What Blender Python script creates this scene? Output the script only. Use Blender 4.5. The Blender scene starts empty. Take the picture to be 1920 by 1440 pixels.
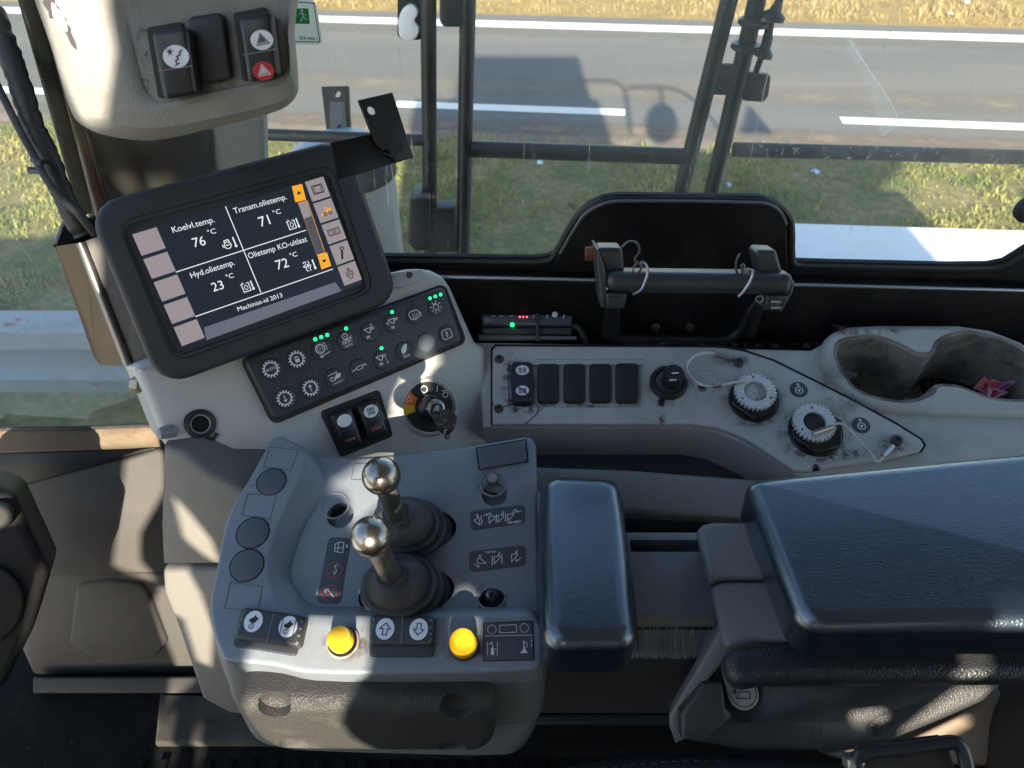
import bpy, bmesh, math, random
from mathutils import Vector as V, Matrix, noise as MN
from math import radians as R, sin, cos, pi
random.seed(7)
S = bpy.context.scene
COL = S.collection

# ------------------------------------------------------------------ camera, sky, sun, exposure
H = 3.3                                   # eye height above the verge
PITCH = R(40); FPX = 1440.0
cd = bpy.data.cameras.new('camera'); cam = bpy.data.objects.new('camera', cd); COL.objects.link(cam)
cam.location = (0, 0, H); cam.rotation_euler = (R(90) - PITCH, 0, 0)
cd.sensor_width = 36; cd.lens = 36 * FPX / 1920; cd.clip_start = 0.02; cd.clip_end = 3000
S.camera = cam
cd.dof.use_dof = True; cd.dof.focus_distance = 0.74; cd.dof.aperture_fstop = 12
SUN_EL = R(20.6); SUN_DX = -0.035           # light travels towards +Y, slightly to the left
w = bpy.data.worlds.new('World'); S.world = w; w.use_nodes = True
nt = w.node_tree; bg = nt.nodes['Background']; sky = nt.nodes.new('ShaderNodeTexSky')
sky.sky_type = 'NISHITA'; sky.sun_disc = False; sky.sun_elevation = SUN_EL
sky.sun_rotation = math.atan2(-SUN_DX, -1)  # sun stands behind the camera
bg.inputs[1].default_value = 0.105
nt.links.new(sky.outputs[0], bg.inputs[0])
sd = bpy.data.lights.new('sun', 'SUN'); sd.energy = 4.5; sd.angle = R(0.6); sd.color = (1, 0.89, 0.72)
sun = bpy.data.objects.new('sun', sd); COL.objects.link(sun)
SDIR = V((SUN_DX, cos(SUN_EL), -sin(SUN_EL))).normalized()
sun.rotation_euler = SDIR.to_track_quat('-Z', 'Y').to_euler()
S.view_settings.view_transform = 'Standard'; S.view_settings.look = 'None'
S.view_settings.exposure = 1.95; S.view_settings.gamma = 1
S.render.engine = 'CYCLES'
S.cycles.max_bounces = 8; S.cycles.transparent_max_bounces = 12; S.cycles.use_denoising = True
S.cycles.caustics_reflective = False

# ------------------------------------------------------------------ geometry helpers
CAM = V((0, 0, H))
FW = V((0, cos(PITCH), -sin(PITCH))); UP = V((0, sin(PITCH), cos(PITCH)))
def ray(x, y): return FW + V(((x - 960) / FPX, 0, 0)) - UP * ((y - 720) / FPX)
def pt(x, y, t): return CAM + ray(x, y) * t
class Fr:
    """a working plane of the scene: point, normal, in-plane axes"""
    def __init__(s, o, n, ex=None):
        s.o = V(o); s.n = V(n).normalized()
        ex = V(ex or (1, 0, 0)); s.ex = (ex - s.n * ex.dot(s.n)).normalized(); s.ey = s.n.cross(s.ex)
    def P(s, x, y, h=0):
        d = ray(x, y); t = ((s.o + s.n * h - CAM).dot(s.n)) / d.dot(s.n); return CAM + d * t
    def t(s, x, y, h=0):
        d = ray(x, y); return ((s.o + s.n * h - CAM).dot(s.n)) / d.dot(s.n)
    def L(s, x, y, h=0):
        p = s.P(x, y, h) - s.o; return V((p.dot(s.ex), p.dot(s.ey)))
    def W(s, u, v, h=0): return s.o + s.ex * u + s.ey * v + s.n * h
    def m(s, x, y, px, h=0): return px * s.t(x, y, h) / FPX
def frame(x, y, t, n, exq=None):
    f = Fr(pt(x, y, t), n)
    if exq: f = Fr(f.o, n, f.P(*exq[1]) - f.P(*exq[0]))
    return f
def hplane(z): return Fr((0, 0, z), (0, 0, 1))
def area(p): return sum(p[i][0]*p[(i+1) % len(p)][1] - p[(i+1) % len(p)][0]*p[i][1] for i in range(len(p))) / 2
def rounded(p, r, seg=5):
    n = len(p); out = []
    rr = r if isinstance(r, (list, tuple)) else [r]*n
    for i in range(n):
        a, b, c = V(p[i-1]), V(p[i]), V(p[(i+1) % n])
        da, dc = (a-b), (c-b)
        if min(da.length, dc.length) < 1e-7: continue
        u, v = da.normalized(), dc.normalized(); th = math.acos(max(-1, min(1, u.dot(v)))) / 2
        if rr[i] < 1e-6 or th > 1.54: out.append(b); continue
        k = min(rr[i]/math.tan(th), da.length*0.49, dc.length*0.49); r_ = k*math.tan(th)
        cen = b + (u+v).normalized()*(r_/sin(th)); A, C = b+u*k, b+v*k
        a0 = math.atan2(*(A-cen).yx); a1 = math.atan2(*(C-cen).yx); d = (a1-a0+pi) % (2*pi) - pi
        for j in range(seg+1):
            t = a0+d*j/seg; out.append(cen+V((cos(t), sin(t)))*r_)
    return out
def smooth(p, n=4, closed=True):
    out = []; N = len(p)
    for i in range(N if closed else N-1):
        g = lambda k: V(p[k % N]) if closed else V(p[min(max(k, 0), N-1)])
        a, b, c, d = g(i-1), g(i), g(i+1), g(i+2)
        for j in range(n):
            t = j/n
            sl = (c-b).length; m0 = (c-a).normalized()*sl if (c-a).length > 1e-9 else (c-b); m1 = (d-b).normalized()*sl if (d-b).length > 1e-9 else (c-b)
            out.append(b*(2*t**3-3*t*t+1)+m0*(t**3-2*t*t+t)+c*(3*t*t-2*t**3)+m1*(t**3-t*t))
    if not closed: out.append(V(p[-1]))
    return out
def inset(p, d):
    n = len(p); out = []
    for i in range(n):
        a, b, c = V(p[i-1]), V(p[i]), V(p[(i+1) % n])
        e1, e2 = b-a, c-b
        if e1.length < 1e-9: e1 = e2
        if e2.length < 1e-9: e2 = e1
        e1, e2 = e1.normalized(), e2.normalized()
        n1, n2 = V((-e1.y, e1.x)), V((-e2.y, e2.x)); m = n1+n2
        if m.length < 1e-6: m = n1
        m.normalize(); k = d/max(m.dot(n1), 0.5); out.append(b+m*k)
    for _ in range(12):                 # collapse edges that turned over
        bad = False
        for i in range(n):
            j = (i+1) % n
            if (out[j]-out[i]).dot(V(p[j])-V(p[i])) < 0:
                q = (out[i]+out[j])/2; out[i] = q; out[j] = q.copy(); bad = True
        if not bad: break
    return out
def ell(cx, cy, rx, ry=None, n=32, rot=0):
    ry = ry or rx
    return [(cx+rx*cos(a)*cos(rot)-ry*sin(a)*sin(rot), cy+rx*cos(a)*sin(rot)+ry*sin(a)*cos(rot)) for a in [2*pi*i/n for i in range(n)]]

class MB:
    def __init__(s): s.v = []; s.f = []
    def add(s, vs, fs):
        b = len(s.v); s.v += [V(q) for q in vs]; s.f += [tuple(b+i for i in f) for f in fs]; return s
    def loft(s, rings, cap0=True, cap1=True, close=False):
        n = len(rings[0]); b = len(s.v)
        for r in rings: s.v += [V(q) for q in r]
        m = len(rings)
        for k in range(m if close else m-1):
            k2 = (k+1) % m
            for i in range(n):
                j = (i+1) % n; s.f.append((b+k*n+i, b+k*n+j, b+k2*n+j, b+k2*n+i))
        if cap0: s.f.append(tuple(b+i for i in range(n))[::-1])
        if cap1: s.f.append(tuple(b+(m-1)*n+i for i in range(n)))
        return s
    def slab(s, fr, poly, h0, h1, bev=0.001, flare=0, seg=3, crown=0):
        """poly: local 2D at height h1; extruded from h0 up to h1 with a rounded top edge"""
        if area(poly) < 0: poly = poly[::-1]
        rings = [[fr.W(q[0], q[1], h0) for q in (inset(poly, -flare) if flare else poly)]]
        if bev:
            for k in range(seg+1):
                a = k/seg*pi/2
                rings.append([fr.W(q[0], q[1], h1-bev*(1-sin(a))) for q in inset(poly, bev*(1-cos(a)))])
        else: rings.append([fr.W(q[0], q[1], h1) for q in poly])
        if crown:
            c = sum((V(q) for q in poly), V((0, 0)))/len(poly); base = inset(poly, bev)
            for k in (0.9, 0.75, 0.55, 0.35, 0.18, 0.05):
                rings.append([fr.W(*(c+(V(q)-c)*k), h1+crown*(1-k*k)) for q in base])
        return s.loft(rings)
    def pslab(s, fr, pts, h0, h1, bev=0.001, r=0, sm=0, **k):
        """pixel outline of the top face"""
        p = [fr.L(x, y, h1) for x, y in pts]
        if r: p = rounded(p, max(r, bev*1.2))
        if sm: p = smooth(p, sm)
        return s.slab(fr, p, h0, h1, bev, **k)
    def disc(s, fr, x, y, r, h0, h1, bev=0.0006, n=32, flare=0):
        c = fr.L(x, y, h1); return s.slab(fr, ell(c.x, c.y, r, n=n), h0, h1, bev, flare=flare)
    def lathe(s, o, ax, prof, n=32, cap=True, hint=None):
        ax = V(ax).normalized(); u = (V(hint) if hint else ax.orthogonal()); u = (u-ax*u.dot(ax)).normalized(); w_ = ax.cross(u)
        return s.loft([[V(o)+ax*h+u*(r*cos(2*pi*i/n))+w_*(r*sin(2*pi*i/n)) for i in range(n)] for r, h in prof], cap, cap)
    def tube(s, pts, r, n=10, cap=True, sm=0):
        if sm: pts = smooth(pts, sm, False)
        pts = [V(p) for p in pts]; rings = []; prev = None
        for i, p in enumerate(pts):
            d = (pts[min(i+1, len(pts)-1)]-pts[max(i-1, 0)]).normalized()
            u = d.orthogonal() if prev is None else (prev-d*prev.dot(d)); u.normalize(); prev = u; w_ = d.cross(u)
            rad = r[i*(len(r)-1)//max(len(pts)-1, 1)] if isinstance(r, (list, tuple)) else r
            rings.append([p+u*(rad*cos(2*pi*k/n))+w_*(rad*sin(2*pi*k/n)) for k in range(n)])
        return s.loft(rings, cap, cap)
    def box(s, c, d, ax=None, bev=0):
        c = V(c); f = Fr(c, ax[2], ax[0]) if ax else Fr(c, (0, 0, 1))
        a, b = d[0]/2, d[1]/2
        p = [V((-a, -b)), V((a, -b)), V((a, b)), V((-a, b))]
        return s.slab(f, p, -d[2]/2, d[2]/2, bev) if bev else s.loft([[f.W(q.x, q.y, h) for q in p] for h in (-d[2]/2, d[2]/2)])
    def torus(s, o, ax, Rr, r, n=32, m=8):
        ax = V(ax).normalized(); u = ax.orthogonal().normalized(); w_ = ax.cross(u); rings = []
        for i in range(n):
            a = 2*pi*i/n; e = u*cos(a)+w_*sin(a)
            rings.append([V(o)+e*(Rr+r*cos(2*pi*k/m))+ax*(r*sin(2*pi*k/m)) for k in range(m)])
        return s.loft(rings, False, False, close=True)

def wloc(o): return V(o['_w']) if '_w' in o else V((0, 0, 0))
def tag(o, label=None, cat=None, group=None, kind=None):
    if label: o['label'] = label
    if cat: o['category'] = cat
    if group: o['group'] = group
    if kind: o['kind'] = kind
    return o
def T(name, label, cat, loc, group=None):
    o = bpy.data.objects.new(name, None); COL.objects.link(o); o.empty_display_size = .05
    o.location = loc; o['_w'] = tuple(loc); return tag(o, label, cat, group)
def mk(name, mb, mat, parent=None, label=None, cat=None, group=None, kind=None, cuts=(), sharp=35, flat=False):
    c = sum(mb.v, V((0, 0, 0)))/len(mb.v)
    me = bpy.data.meshes.new(name); me.from_pydata([tuple(q-c) for q in mb.v], [], mb.f)
    bm = bmesh.new(); bm.from_mesh(me)
    if not flat:
        bmesh.ops.remove_doubles(bm, verts=bm.verts, dist=1e-6)
        bmesh.ops.recalc_face_normals(bm, faces=bm.faces)
    bm.to_mesh(me); bm.free()
    o = bpy.data.objects.new(name, me); COL.objects.link(o)
    if cuts:
        o.location = c; tmp = []
        for q in cuts:
            cc = bpy.data.meshes.new('c'); cc.from_pydata([tuple(x) for x in q.v], [], q.f)
            b2 = bmesh.new(); b2.from_mesh(cc); bmesh.ops.remove_doubles(b2, verts=b2.verts, dist=1e-6)
            bmesh.ops.recalc_face_normals(b2, faces=b2.faces); b2.to_mesh(cc); b2.free()
            co = bpy.data.objects.new('c', cc); COL.objects.link(co); tmp.append(co)
            m = o.modifiers.new('b', 'BOOLEAN'); m.operation = 'DIFFERENCE'; m.solver = 'EXACT'; m.object = co
        dg = bpy.context.evaluated_depsgraph_get(); dg.update()
        me2 = bpy.data.meshes.new_from_object(o.evaluated_get(dg)); o.modifiers.clear(); o.data = me2; me = me2
        for t_ in tmp: bpy.data.objects.remove(t_)
    me.materials.clear(); me.materials.append(mat)
    if not flat:
        for p in me.polygons: p.use_smooth = len(p.vertices) < 7
        me.set_sharp_from_angle(angle=R(sharp))
    o.location = c-(wloc(parent) if parent else V((0, 0, 0)))
    o['_w'] = tuple(c)
    if parent: o.parent = parent
    return tag(o, label, cat, group, kind)

FCACHE = {}
def glyphs(txt, bold=0):
    if (txt, bold) in FCACHE: return FCACHE[(txt, bold)]
    cu = bpy.data.curves.new('t', 'FONT'); cu.body = txt; cu.size = 1; cu.resolution_u = 3; cu.offset = bold
    ob = bpy.data.objects.new('t', cu); COL.objects.link(ob)
    dg = bpy.context.evaluated_depsgraph_get(); dg.update()
    me = bpy.data.meshes.new_from_object(ob.evaluated_get(dg))
    r = ([V((q.co.x, q.co.y)) for q in me.vertices], [tuple(p.vertices) for p in me.polygons])
    bpy.data.objects.remove(ob); bpy.data.meshes.remove(me); FCACHE[(txt, bold)] = r; return r
class Ink(MB):
    """flat print a hair above a surface; c = centre pixel, u = size in px of one unit"""
    def __init__(s, fr, h): super().__init__(); s.fr = fr; s.h = h+0.00025
    def at(s, x, y, px, rot=0):
        s.c = s.fr.L(x, y, s.h); s.k = s.fr.m(x, y, px, s.h); s.a = rot; return s
    def q(s, u, v):
        u, v = u*s.k, v*s.k
        return s.c+V((u*cos(s.a)-v*sin(s.a), u*sin(s.a)+v*cos(s.a)))
    def raw(s, pl, fs=None):
        return s.add([s.fr.W(p.x, p.y, s.h) for p in pl], fs or [tuple(range(len(pl)))])
    def poly(s, pts): return s.raw([s.q(*p) for p in pts])
    def line(s, pts, wd=0.12, closed=False):
        P = [s.q(*p) for p in pts]; return s.rib(P, wd*s.k, closed)
    def rib(s, P, wd, closed=False):
        n = len(P)
        for i in range(n if closed else n-1):
            a, b = P[i], P[(i+1) % n]; d = (b-a)
            if d.length < 1e-9: continue
            d.normalize(); o = V((-d.y, d.x))*wd/2; e = d*wd*0.3
            s.raw([a-o-e, b-o+e, b+o+e, a+o-e])
        return s
    def circ(s, u, v, r, wd=0.12, n=28, a0=0, a1=2*pi):
        full = abs(a1-a0-2*pi) < 1e-3
        P = [(u+r*cos(a0+(a1-a0)*i/n), v+r*sin(a0+(a1-a0)*i/n)) for i in range(n if full else n+1)]
        vo = [s.q(u+(r+wd/2)*(p[0]-u)/r, v+(r+wd/2)*(p[1]-v)/r) for p in P]; vi = [s.q(u+(r-wd/2)*(p[0]-u)/r, v+(r-wd/2)*(p[1]-v)/r) for p in P]
        m = len(P); return s.raw(vo+vi, [(i, (i+1) % m, m+(i+1) % m, m+i) for i in range(m if full else m-1)])
    def dot(s, u, v, r, ry=None, n=24): return s.poly(ell(u, v, r, ry, n))
    def text(s, t, u, v, size, align='c', bold=0, sx=1):
        vs, fs = glyphs(t, bold)
        if not vs: return s
        x0, x1 = min(q.x for q in vs), max(q.x for q in vs); y0, y1 = min(q.y for q in vs), max(q.y for q in vs)
        ox = {'c': -(x0+x1)/2, 'l': -x0, 'r': -x1}[align]; oy = -(y0+y1)/2 if align == 'c' else 0
        return s.raw([s.q(u+(q.x+ox)*size*sx, v+(q.y+oy)*size) for q in vs], fs)
    def px(s, pts, wd_px, closed=False):
        P = [s.fr.L(x, y, s.h) for x, y in pts]; return s.rib(P, s.fr.m(*pts[0], wd_px, s.h), closed)
    def pxpoly(s, pts, r=0):
        P = [s.fr.L(x, y, s.h) for x, y in pts]
        if r: P = rounded(P, r)
        return s.raw(P)

# ------------------------------------------------------------------ materials
def node(nt, t, **k):
    n = nt.nodes.new(t)
    for a, b in k.items():
        if hasattr(n, a): setattr(n, a, b)
        else: n.inputs[a].default_value = b
    return n
MATS = {}
def M(name, col=(.1, .1, .1), rough=.5, metal=0, bump=None, dirt=None, grain=None, coat=0, spec=.5, stretch=None, worn=None):
    """bump=(scale,strength) dirt=(scale,amount,colour) grain=(scale,amount) value mottling"""
    if name in MATS: return MATS[name]
    m = bpy.data.materials.new(name); m.use_nodes = True; nt = m.node_tree; L = nt.links.new
    b = nt.nodes['Principled BSDF']; b.inputs['Base Color'].default_value = (*col, 1); b.inputs['Roughness'].default_value = rough
    b.inputs['Metallic'].default_value = metal; b.inputs['Coat Weight'].default_value = coat; b.inputs['Specular IOR Level'].default_value = spec
    tc = node(nt, 'ShaderNodeNewGeometry'); co = tc.outputs['Position']
    if stretch:
        mp = node(nt, 'ShaderNodeMapping'); mp.inputs['Scale'].default_value = stretch; L(co, mp.inputs[0]); co = mp.outputs[0]
    cur = None
    def noise(sc, det=5, ro=.6):
        n = node(nt, 'ShaderNodeTexNoise', Scale=sc, Detail=det, Roughness=ro); L(co, n.inputs['Vector']); return n.outputs['Fac']
    def mixc(fac, a, bcol):
        x = node(nt, 'ShaderNodeMix', data_type='RGBA'); L(fac, x.inputs[0])
        if isinstance(a, tuple): x.inputs[6].default_value = (*a, 1)
        else: L(a, x.inputs[6])
        x.inputs[7].default_value = (*bcol, 1); return x.outputs[2]
    cur = col
    if grain:
        r = node(nt, 'ShaderNodeMapRange'); L(noise(grain[0]), r.inputs[0]); r.inputs[1].default_value = .3; r.inputs[2].default_value = .7
        cur = mixc(r.outputs[0], tuple(c*(1-grain[1]) for c in col), tuple(min(1, c*(1+grain[1])) for c in col))
    if dirt:
        r = node(nt, 'ShaderNodeMapRange'); L(noise(dirt[0], 8, .72), r.inputs[0]); r.inputs[1].default_value = dirt[3] if len(dirt) > 3 else .48
        r.inputs[2].default_value = r.inputs[1].default_value+.2; r.inputs[4].default_value = dirt[1]
        cur = mixc(r.outputs[0], cur, dirt[2])
        rr = node(nt, 'ShaderNodeMapRange'); L(r.outputs[0], rr.inputs[0]); rr.inputs[3].default_value = rough; rr.inputs[4].default_value = min(1, rough+.18); L(rr.outputs[0], b.inputs['Roughness'])
    if worn:   # sparse light specks / scuffs
        r = node(nt, 'ShaderNodeMapRange'); L(noise(worn[0], 3, .8), r.inputs[0]); r.inputs[1].default_value = worn[3] if len(worn) > 3 else .66; r.inputs[2].default_value = r.inputs[1].default_value+.04
        r.inputs[4].default_value = worn[1]; cur = mixc(r.outputs[0], cur, worn[2])
    if not isinstance(cur, tuple): L(cur, b.inputs['Base Color'])
    if bump:
        bp = node(nt, 'ShaderNodeBump'); bp.inputs['Strength'].default_value = bump[1]; bp.inputs['Distance'].default_value = .001
        if len(bump) > 2:
            n = node(nt, 'ShaderNodeTexVoronoi', Scale=bump[0]); n.feature = 'DISTANCE_TO_EDGE';
            nz = node(nt, 'ShaderNodeTexNoise', Scale=bump[0]*.7); L(co, nz.inputs['Vector'])
            ad = node(nt, 'ShaderNodeMix', data_type='VECTOR'); ad.inputs[0].default_value = .0014; L(co, ad.inputs[4]); L(nz.outputs['Color'], ad.inputs[5]); L(ad.outputs[1], n.inputs['Vector'])
            L(n.outputs['Distance'], bp.inputs['Height'])
        else: L(noise(bump[0], 3), bp.inputs['Height'])
        L(bp.outputs[0], b.inputs['Normal'])
    MATS[name] = m; return m
def EM(name, col, st, base=(.02, .02, .02)):
    if name in MATS: return MATS[name]
    m = bpy.data.materials.new(name); m.use_nodes = True; b = m.node_tree.nodes['Principled BSDF']
    b.inputs['Base Color'].default_value = (*base, 1); b.inputs['Emission Color'].default_value = (*col, 1); b.inputs['Emission Strength'].default_value = st
    b.inputs['Roughness'].default_value = .25; MATS[name] = m; return m
dust = (.30, .27, .22)
GREY = M('light grey cab plastic', (.46, .46, .44), .40, bump=(900, .25), dirt=(9, .45, (.19, .18, .16), .50), grain=(4, .08), worn=(140, .7, (.06, .055, .05), .70))
GREYD = M('grimy grey cab plastic', (.30, .295, .27), .55, bump=(900, .25), dirt=(14, .8, (.06, .055, .05), .46), grain=(6, .12))
BOXG = M('warm grey textured plastic', (.27, .262, .235), .6, bump=(500, .8), dirt=(14, .5, (.16, .14, .11), .47), grain=(5, .12))
POD = M('blue grey pod plastic', (.185, .208, .235), .33, bump=(1400, .22), dirt=(16, .38, (.33, .32, .30), .56), grain=(5, .14), worn=(260, .6, (.42, .40, .36), .69))
DARK = M('dark moulded plastic', (.012, .014, .017), .45, bump=(1300, .25), worn=(300, .35, (.25, .25, .25), .72), dirt=(20, .2, (.1, .1, .1), .52))
BEZ = M('monitor bezel plastic', (.020, .025, .032), .5, bump=(1500, .35), worn=(420, .6, (.4, .4, .42), .71), dirt=(14, .3, (.07, .07, .07), .5))
RUB = M('black rubber', (.036, .036, .040), .55, dirt=(22, .45, (.15, .14, .13), .48), bump=(500, .15))
BLK = M('black painted steel', (.007, .007, .008), .4, dirt=(12, .5, (.03, .028, .026), .5), worn=(120, .5, (.15, .14, .12), .70))
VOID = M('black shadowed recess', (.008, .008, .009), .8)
VINYL = M('black soft vinyl', (.008, .015, .026), .25, bump=(430, .42, 1), grain=(6, .3), spec=1.0, coat=.8)
VINYL.node_tree.nodes['Principled BSDF'].inputs['Coat IOR'].default_value = 2.0; VINYL.node_tree.nodes['Principled BSDF'].inputs['Coat Tint'].default_value = (1, 1, 1, 1); VINYL.node_tree.nodes['Principled BSDF'].inputs['Specular Tint'].default_value = (.55, .8, 1, 1); VINYL.node_tree.nodes['Principled BSDF'].inputs['Coat Roughness'].default_value = .24
VINYLB = M('grained black vinyl', (.03, .03, .031), .45, bump=(420, .45, 1), dirt=(12, .5, (.09, .075, .06), .5))
FOAM = M('black foam pad', (.030, .029, .028), .55, bump=(480, .9, 1), dirt=(30, .6, (.085, .075, .06), .5), worn=(200, .4, (.16, .15, .13), .69))
CHR = M('dark chrome ball', (.34, .32, .29), .23, metal=1, dirt=(60, .8, (.18, .16, .13), .52), bump=(60, .05))
STEEL = M('bare steel', (.45, .45, .46), .35, metal=1, dirt=(60, .5, (.12, .1, .08), .5))
ALU = M('cast aluminium', (.68, .69, .70), .45, metal=.4, dirt=(70, .4, (.08, .07, .06), .52))
WHT = M('white print', (.75, .77, .82), .5)
INKW = M('pale print', (.80, .80, .82), .5)
INKK = M('black print', (.012, .012, .012), .5)
for _m in (BLK, RUB): _m.node_tree.nodes['Principled BSDF'].inputs['Specular IOR Level'].default_value = .3
RED = M('red lens', (.45, .01, .02), .35)
REDP = M('red print', (.5, .06, .07), .5)
YEL = M('yellow button plastic', (.80, .50, .02), .45, dirt=(60, .4, (.35, .2, .04), .55), bump=(300, .15))
YEL2 = M('orange yellow button plastic', (.80, .40, .01), .42, dirt=(60, .3, (.35, .18, .03), .55))
ORG = M('orange print', (.80, .16, .01), .5); YLP = M('yellow print', (.85, .5, .02), .5)
GLINE = M('faint moulded line', (.08, .085, .09), .5); GLIN2 = M('faint raised line', (.30, .31, .32), .45)
GRN = EM('green indicator light', (.01, 1, .16), 1.1); REDL = EM('red indicator light', (1, .05, .05), 3)
LEDO = M('unlit indicator', (.075, .082, .085), .4)
SEAM = M('dark seam', (.012, .011, .01), .8)
DOOR_FR = BLK
# ================================================================== THE OUTSIDE
G = Fr((0, 0, 0), (0, 0, 1));
GR_G = M('grass soil', (.20, .165, .07), .95, dirt=(1.6, .9, (.07, .085, .022), .42), grain=(14, .4), bump=(30, 1))
DRY = M('dry far verge', (.30, .21, .075), .95, dirt=(2.2, .8, (.17, .13, .045), .45), grain=(16, .35), bump=(30, 1))
ASPH = M('worn asphalt', (.125, .124, .12), .85, dirt=(.5, .7, (.18, .165, .145), .47), grain=(60, .25), stretch=(.12, 1.6, 1), worn=(40, .3, (.3, .28, .25), .68))
PAINTW = M('white road paint', (.78, .77, .72), .7, dirt=(8, .35, (.4, .37, .3), .55))
GRAV = M('gravel shoulder', (.20, .16, .125), .95, dirt=(5, .8, (.09, .075, .06), .5), grain=(40, .35), bump=(60, 1))
A0, A1 = G.P(560, 31), G.P(1920, 69)
RD = Fr(A0, (0, 0, 1), A1-A0)
def rv(x, y): return RD.L(x, y).y
def strip(name, v0, v1, z, mat, u0=-90, u1=90, kind='structure', **k):
    mb = MB(); f = Fr((RD.o.x, RD.o.y, z), (0, 0, 1), RD.ex)
    mb.add([f.W(u0, v0), f.W(u1, v0), f.W(u1, v1), f.W(u0, v1)], [(0, 1, 2, 3)])
    return mk(name, mb, mat, kind=kind, **k)
mb = MB().add([(-400, -400, -.012), (400, -400, -.012), (400, 400, -.012), (-400, 400, -.012)], [(0, 1, 2, 3)])
mk('ground', mb, GR_G, kind='structure')
vn = rv(1000, 247); vf = rv(1000, 29)
strip('far_verge', vf, 60, -.006, DRY)
strip('gravel_shoulder', vn-.28, vn+.1, -.006, GRAV)
strip('road', vn, vf, -.002, ASPH)
strip('edge_line', rv(960, 52), rv(960, 40), .003, PAINTW)
def wear(y0, y1, mat_amt, colr):
    m = bpy.data.materials.new('road grime'); m.use_nodes = True; nt = m.node_tree; L = nt.links.new; b = nt.nodes['Principled BSDF']; b.inputs['Base Color'].default_value = (*colr, 1); b.inputs['Roughness'].default_value = .9
    tc = node(nt, 'ShaderNodeTexCoord'); sp = node(nt, 'ShaderNodeSeparateXYZ'); L(tc.outputs['UV'], sp.inputs[0])
    a = node(nt, 'ShaderNodeMath'); a.operation = 'ABSOLUTE'; L(sp.outputs[1], a.inputs[0]); r = node(nt, 'ShaderNodeMapRange'); L(a.outputs[0], r.inputs[0]); r.inputs[1].default_value = 1; r.inputs[2].default_value = .2; r.inputs[4].default_value = mat_amt
    g = node(nt, 'ShaderNodeNewGeometry'); n = node(nt, 'ShaderNodeTexNoise', Scale=1.7, Detail=7, Roughness=.7); L(g.outputs['Position'], n.inputs['Vector']); r2 = node(nt, 'ShaderNodeMapRange'); L(n.outputs['Fac'], r2.inputs[0]); r2.inputs[1].default_value = .3; r2.inputs[2].default_value = .65
    mu = node(nt, 'ShaderNodeMath'); mu.operation = 'MULTIPLY'; L(r.outputs[0], mu.inputs[0]); L(r2.outputs[0], mu.inputs[1]); L(mu.outputs[0], b.inputs['Alpha'])
    v0, v1 = rv(1000, y1), rv(1000, y0); f = Fr((RD.o.x, RD.o.y, .0005), (0, 0, 1), RD.ex)
    o = mk('road_wear', MB().add([f.W(-40, v0), f.W(40, v0), f.W(40, v1), f.W(-40, v1)], [(0, 1, 2, 3)]), m, kind='structure', flat=True)
    ul = o.data.uv_layers.new(name='uv'); uv = [(-1, -1), (1, -1), (1, 1), (-1, 1)]
    for l in o.data.loops: ul.data[l.index].uv = uv[l.vertex_index]
wear(142, 186, .8, (.25, .215, .17)); wear(222, 256, 1, (.21, .165, .12)); wear(52, 70, .6, (.22, .20, .17))
vd0, vd1 = rv(1060, 213), rv(1060, 201)
ua, ub = RD.L(745, 190).x, RD.L(1172, 206).x; uc = RD.L(1573, 219).x; per = uc-ua
for k in range(-4, 6):
    strip('centre_dash', vd0, vd1, .003, PAINTW, ua+k*per, ub+k*per)
# grass blades: uncountable, one object each side
def blades(name, n, xr, yr, hr, mat, seed):
    rnd = random.Random(seed); mb = MB()
    for _ in range(n):
        x, y = rnd.uniform(*xr), rnd.uniform(*yr)
        if name == 'grass' and RD.ey.dot(V((x, y, 0))-RD.o) > vn-.22+rnd.uniform(-.12, .1): continue
        if name != 'grass' and RD.ey.dot(V((x, y, 0))-RD.o) < vf+.1+rnd.uniform(-.05, .2): continue
        nz_ = MN.noise(V((x*1.1, y*1.6, seed)))+.5*MN.noise(V((x*4, y*5, seed)))
        if nz_ < -.12 and rnd.random() < .75: continue
        a = rnd.uniform(0, 2*pi); h = rnd.uniform(*hr)*max(.5, 1+1.3*nz_)*(2.2 if rnd.random() < .012 else 1); l = rnd.uniform(.3, 2.2)*h; w_ = rnd.uniform(.002, .006)
        dx, dy = cos(a), sin(a); p = V((x, y, -.012)); q = V((-dy, dx, 0))*w_;
        m_ = p+V((dx*l*.4, dy*l*.4, h*.75)); e = p+V((dx*l, dy*l, h*rnd.uniform(.6, 1)))
        mb.add([p-q, p+q, m_+q*.8, m_-q*.8, e], [(0, 1, 2, 3), (3, 2, 4)])
    return mk(name, mb, mat, kind='stuff', flat=True)
GB = M('grass blades', (.30, .27, .085), .7, dirt=(1.1, .95, (.095, .16, .04), .41), grain=(7, .5))
GB2 = M('dry grass blades', (.36, .28, .13), .8, dirt=(1.3, .8, (.22, .19, .07), .5), grain=(12, .4))
blades('grass', 95000, (-6, 6.2), (4.2, 9.2), (.012, .055), GB, 1)
blades('dry_grass', 26000, (-6, 11), (12.0, 15.5), (.03, .10), GB2, 2)
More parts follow.
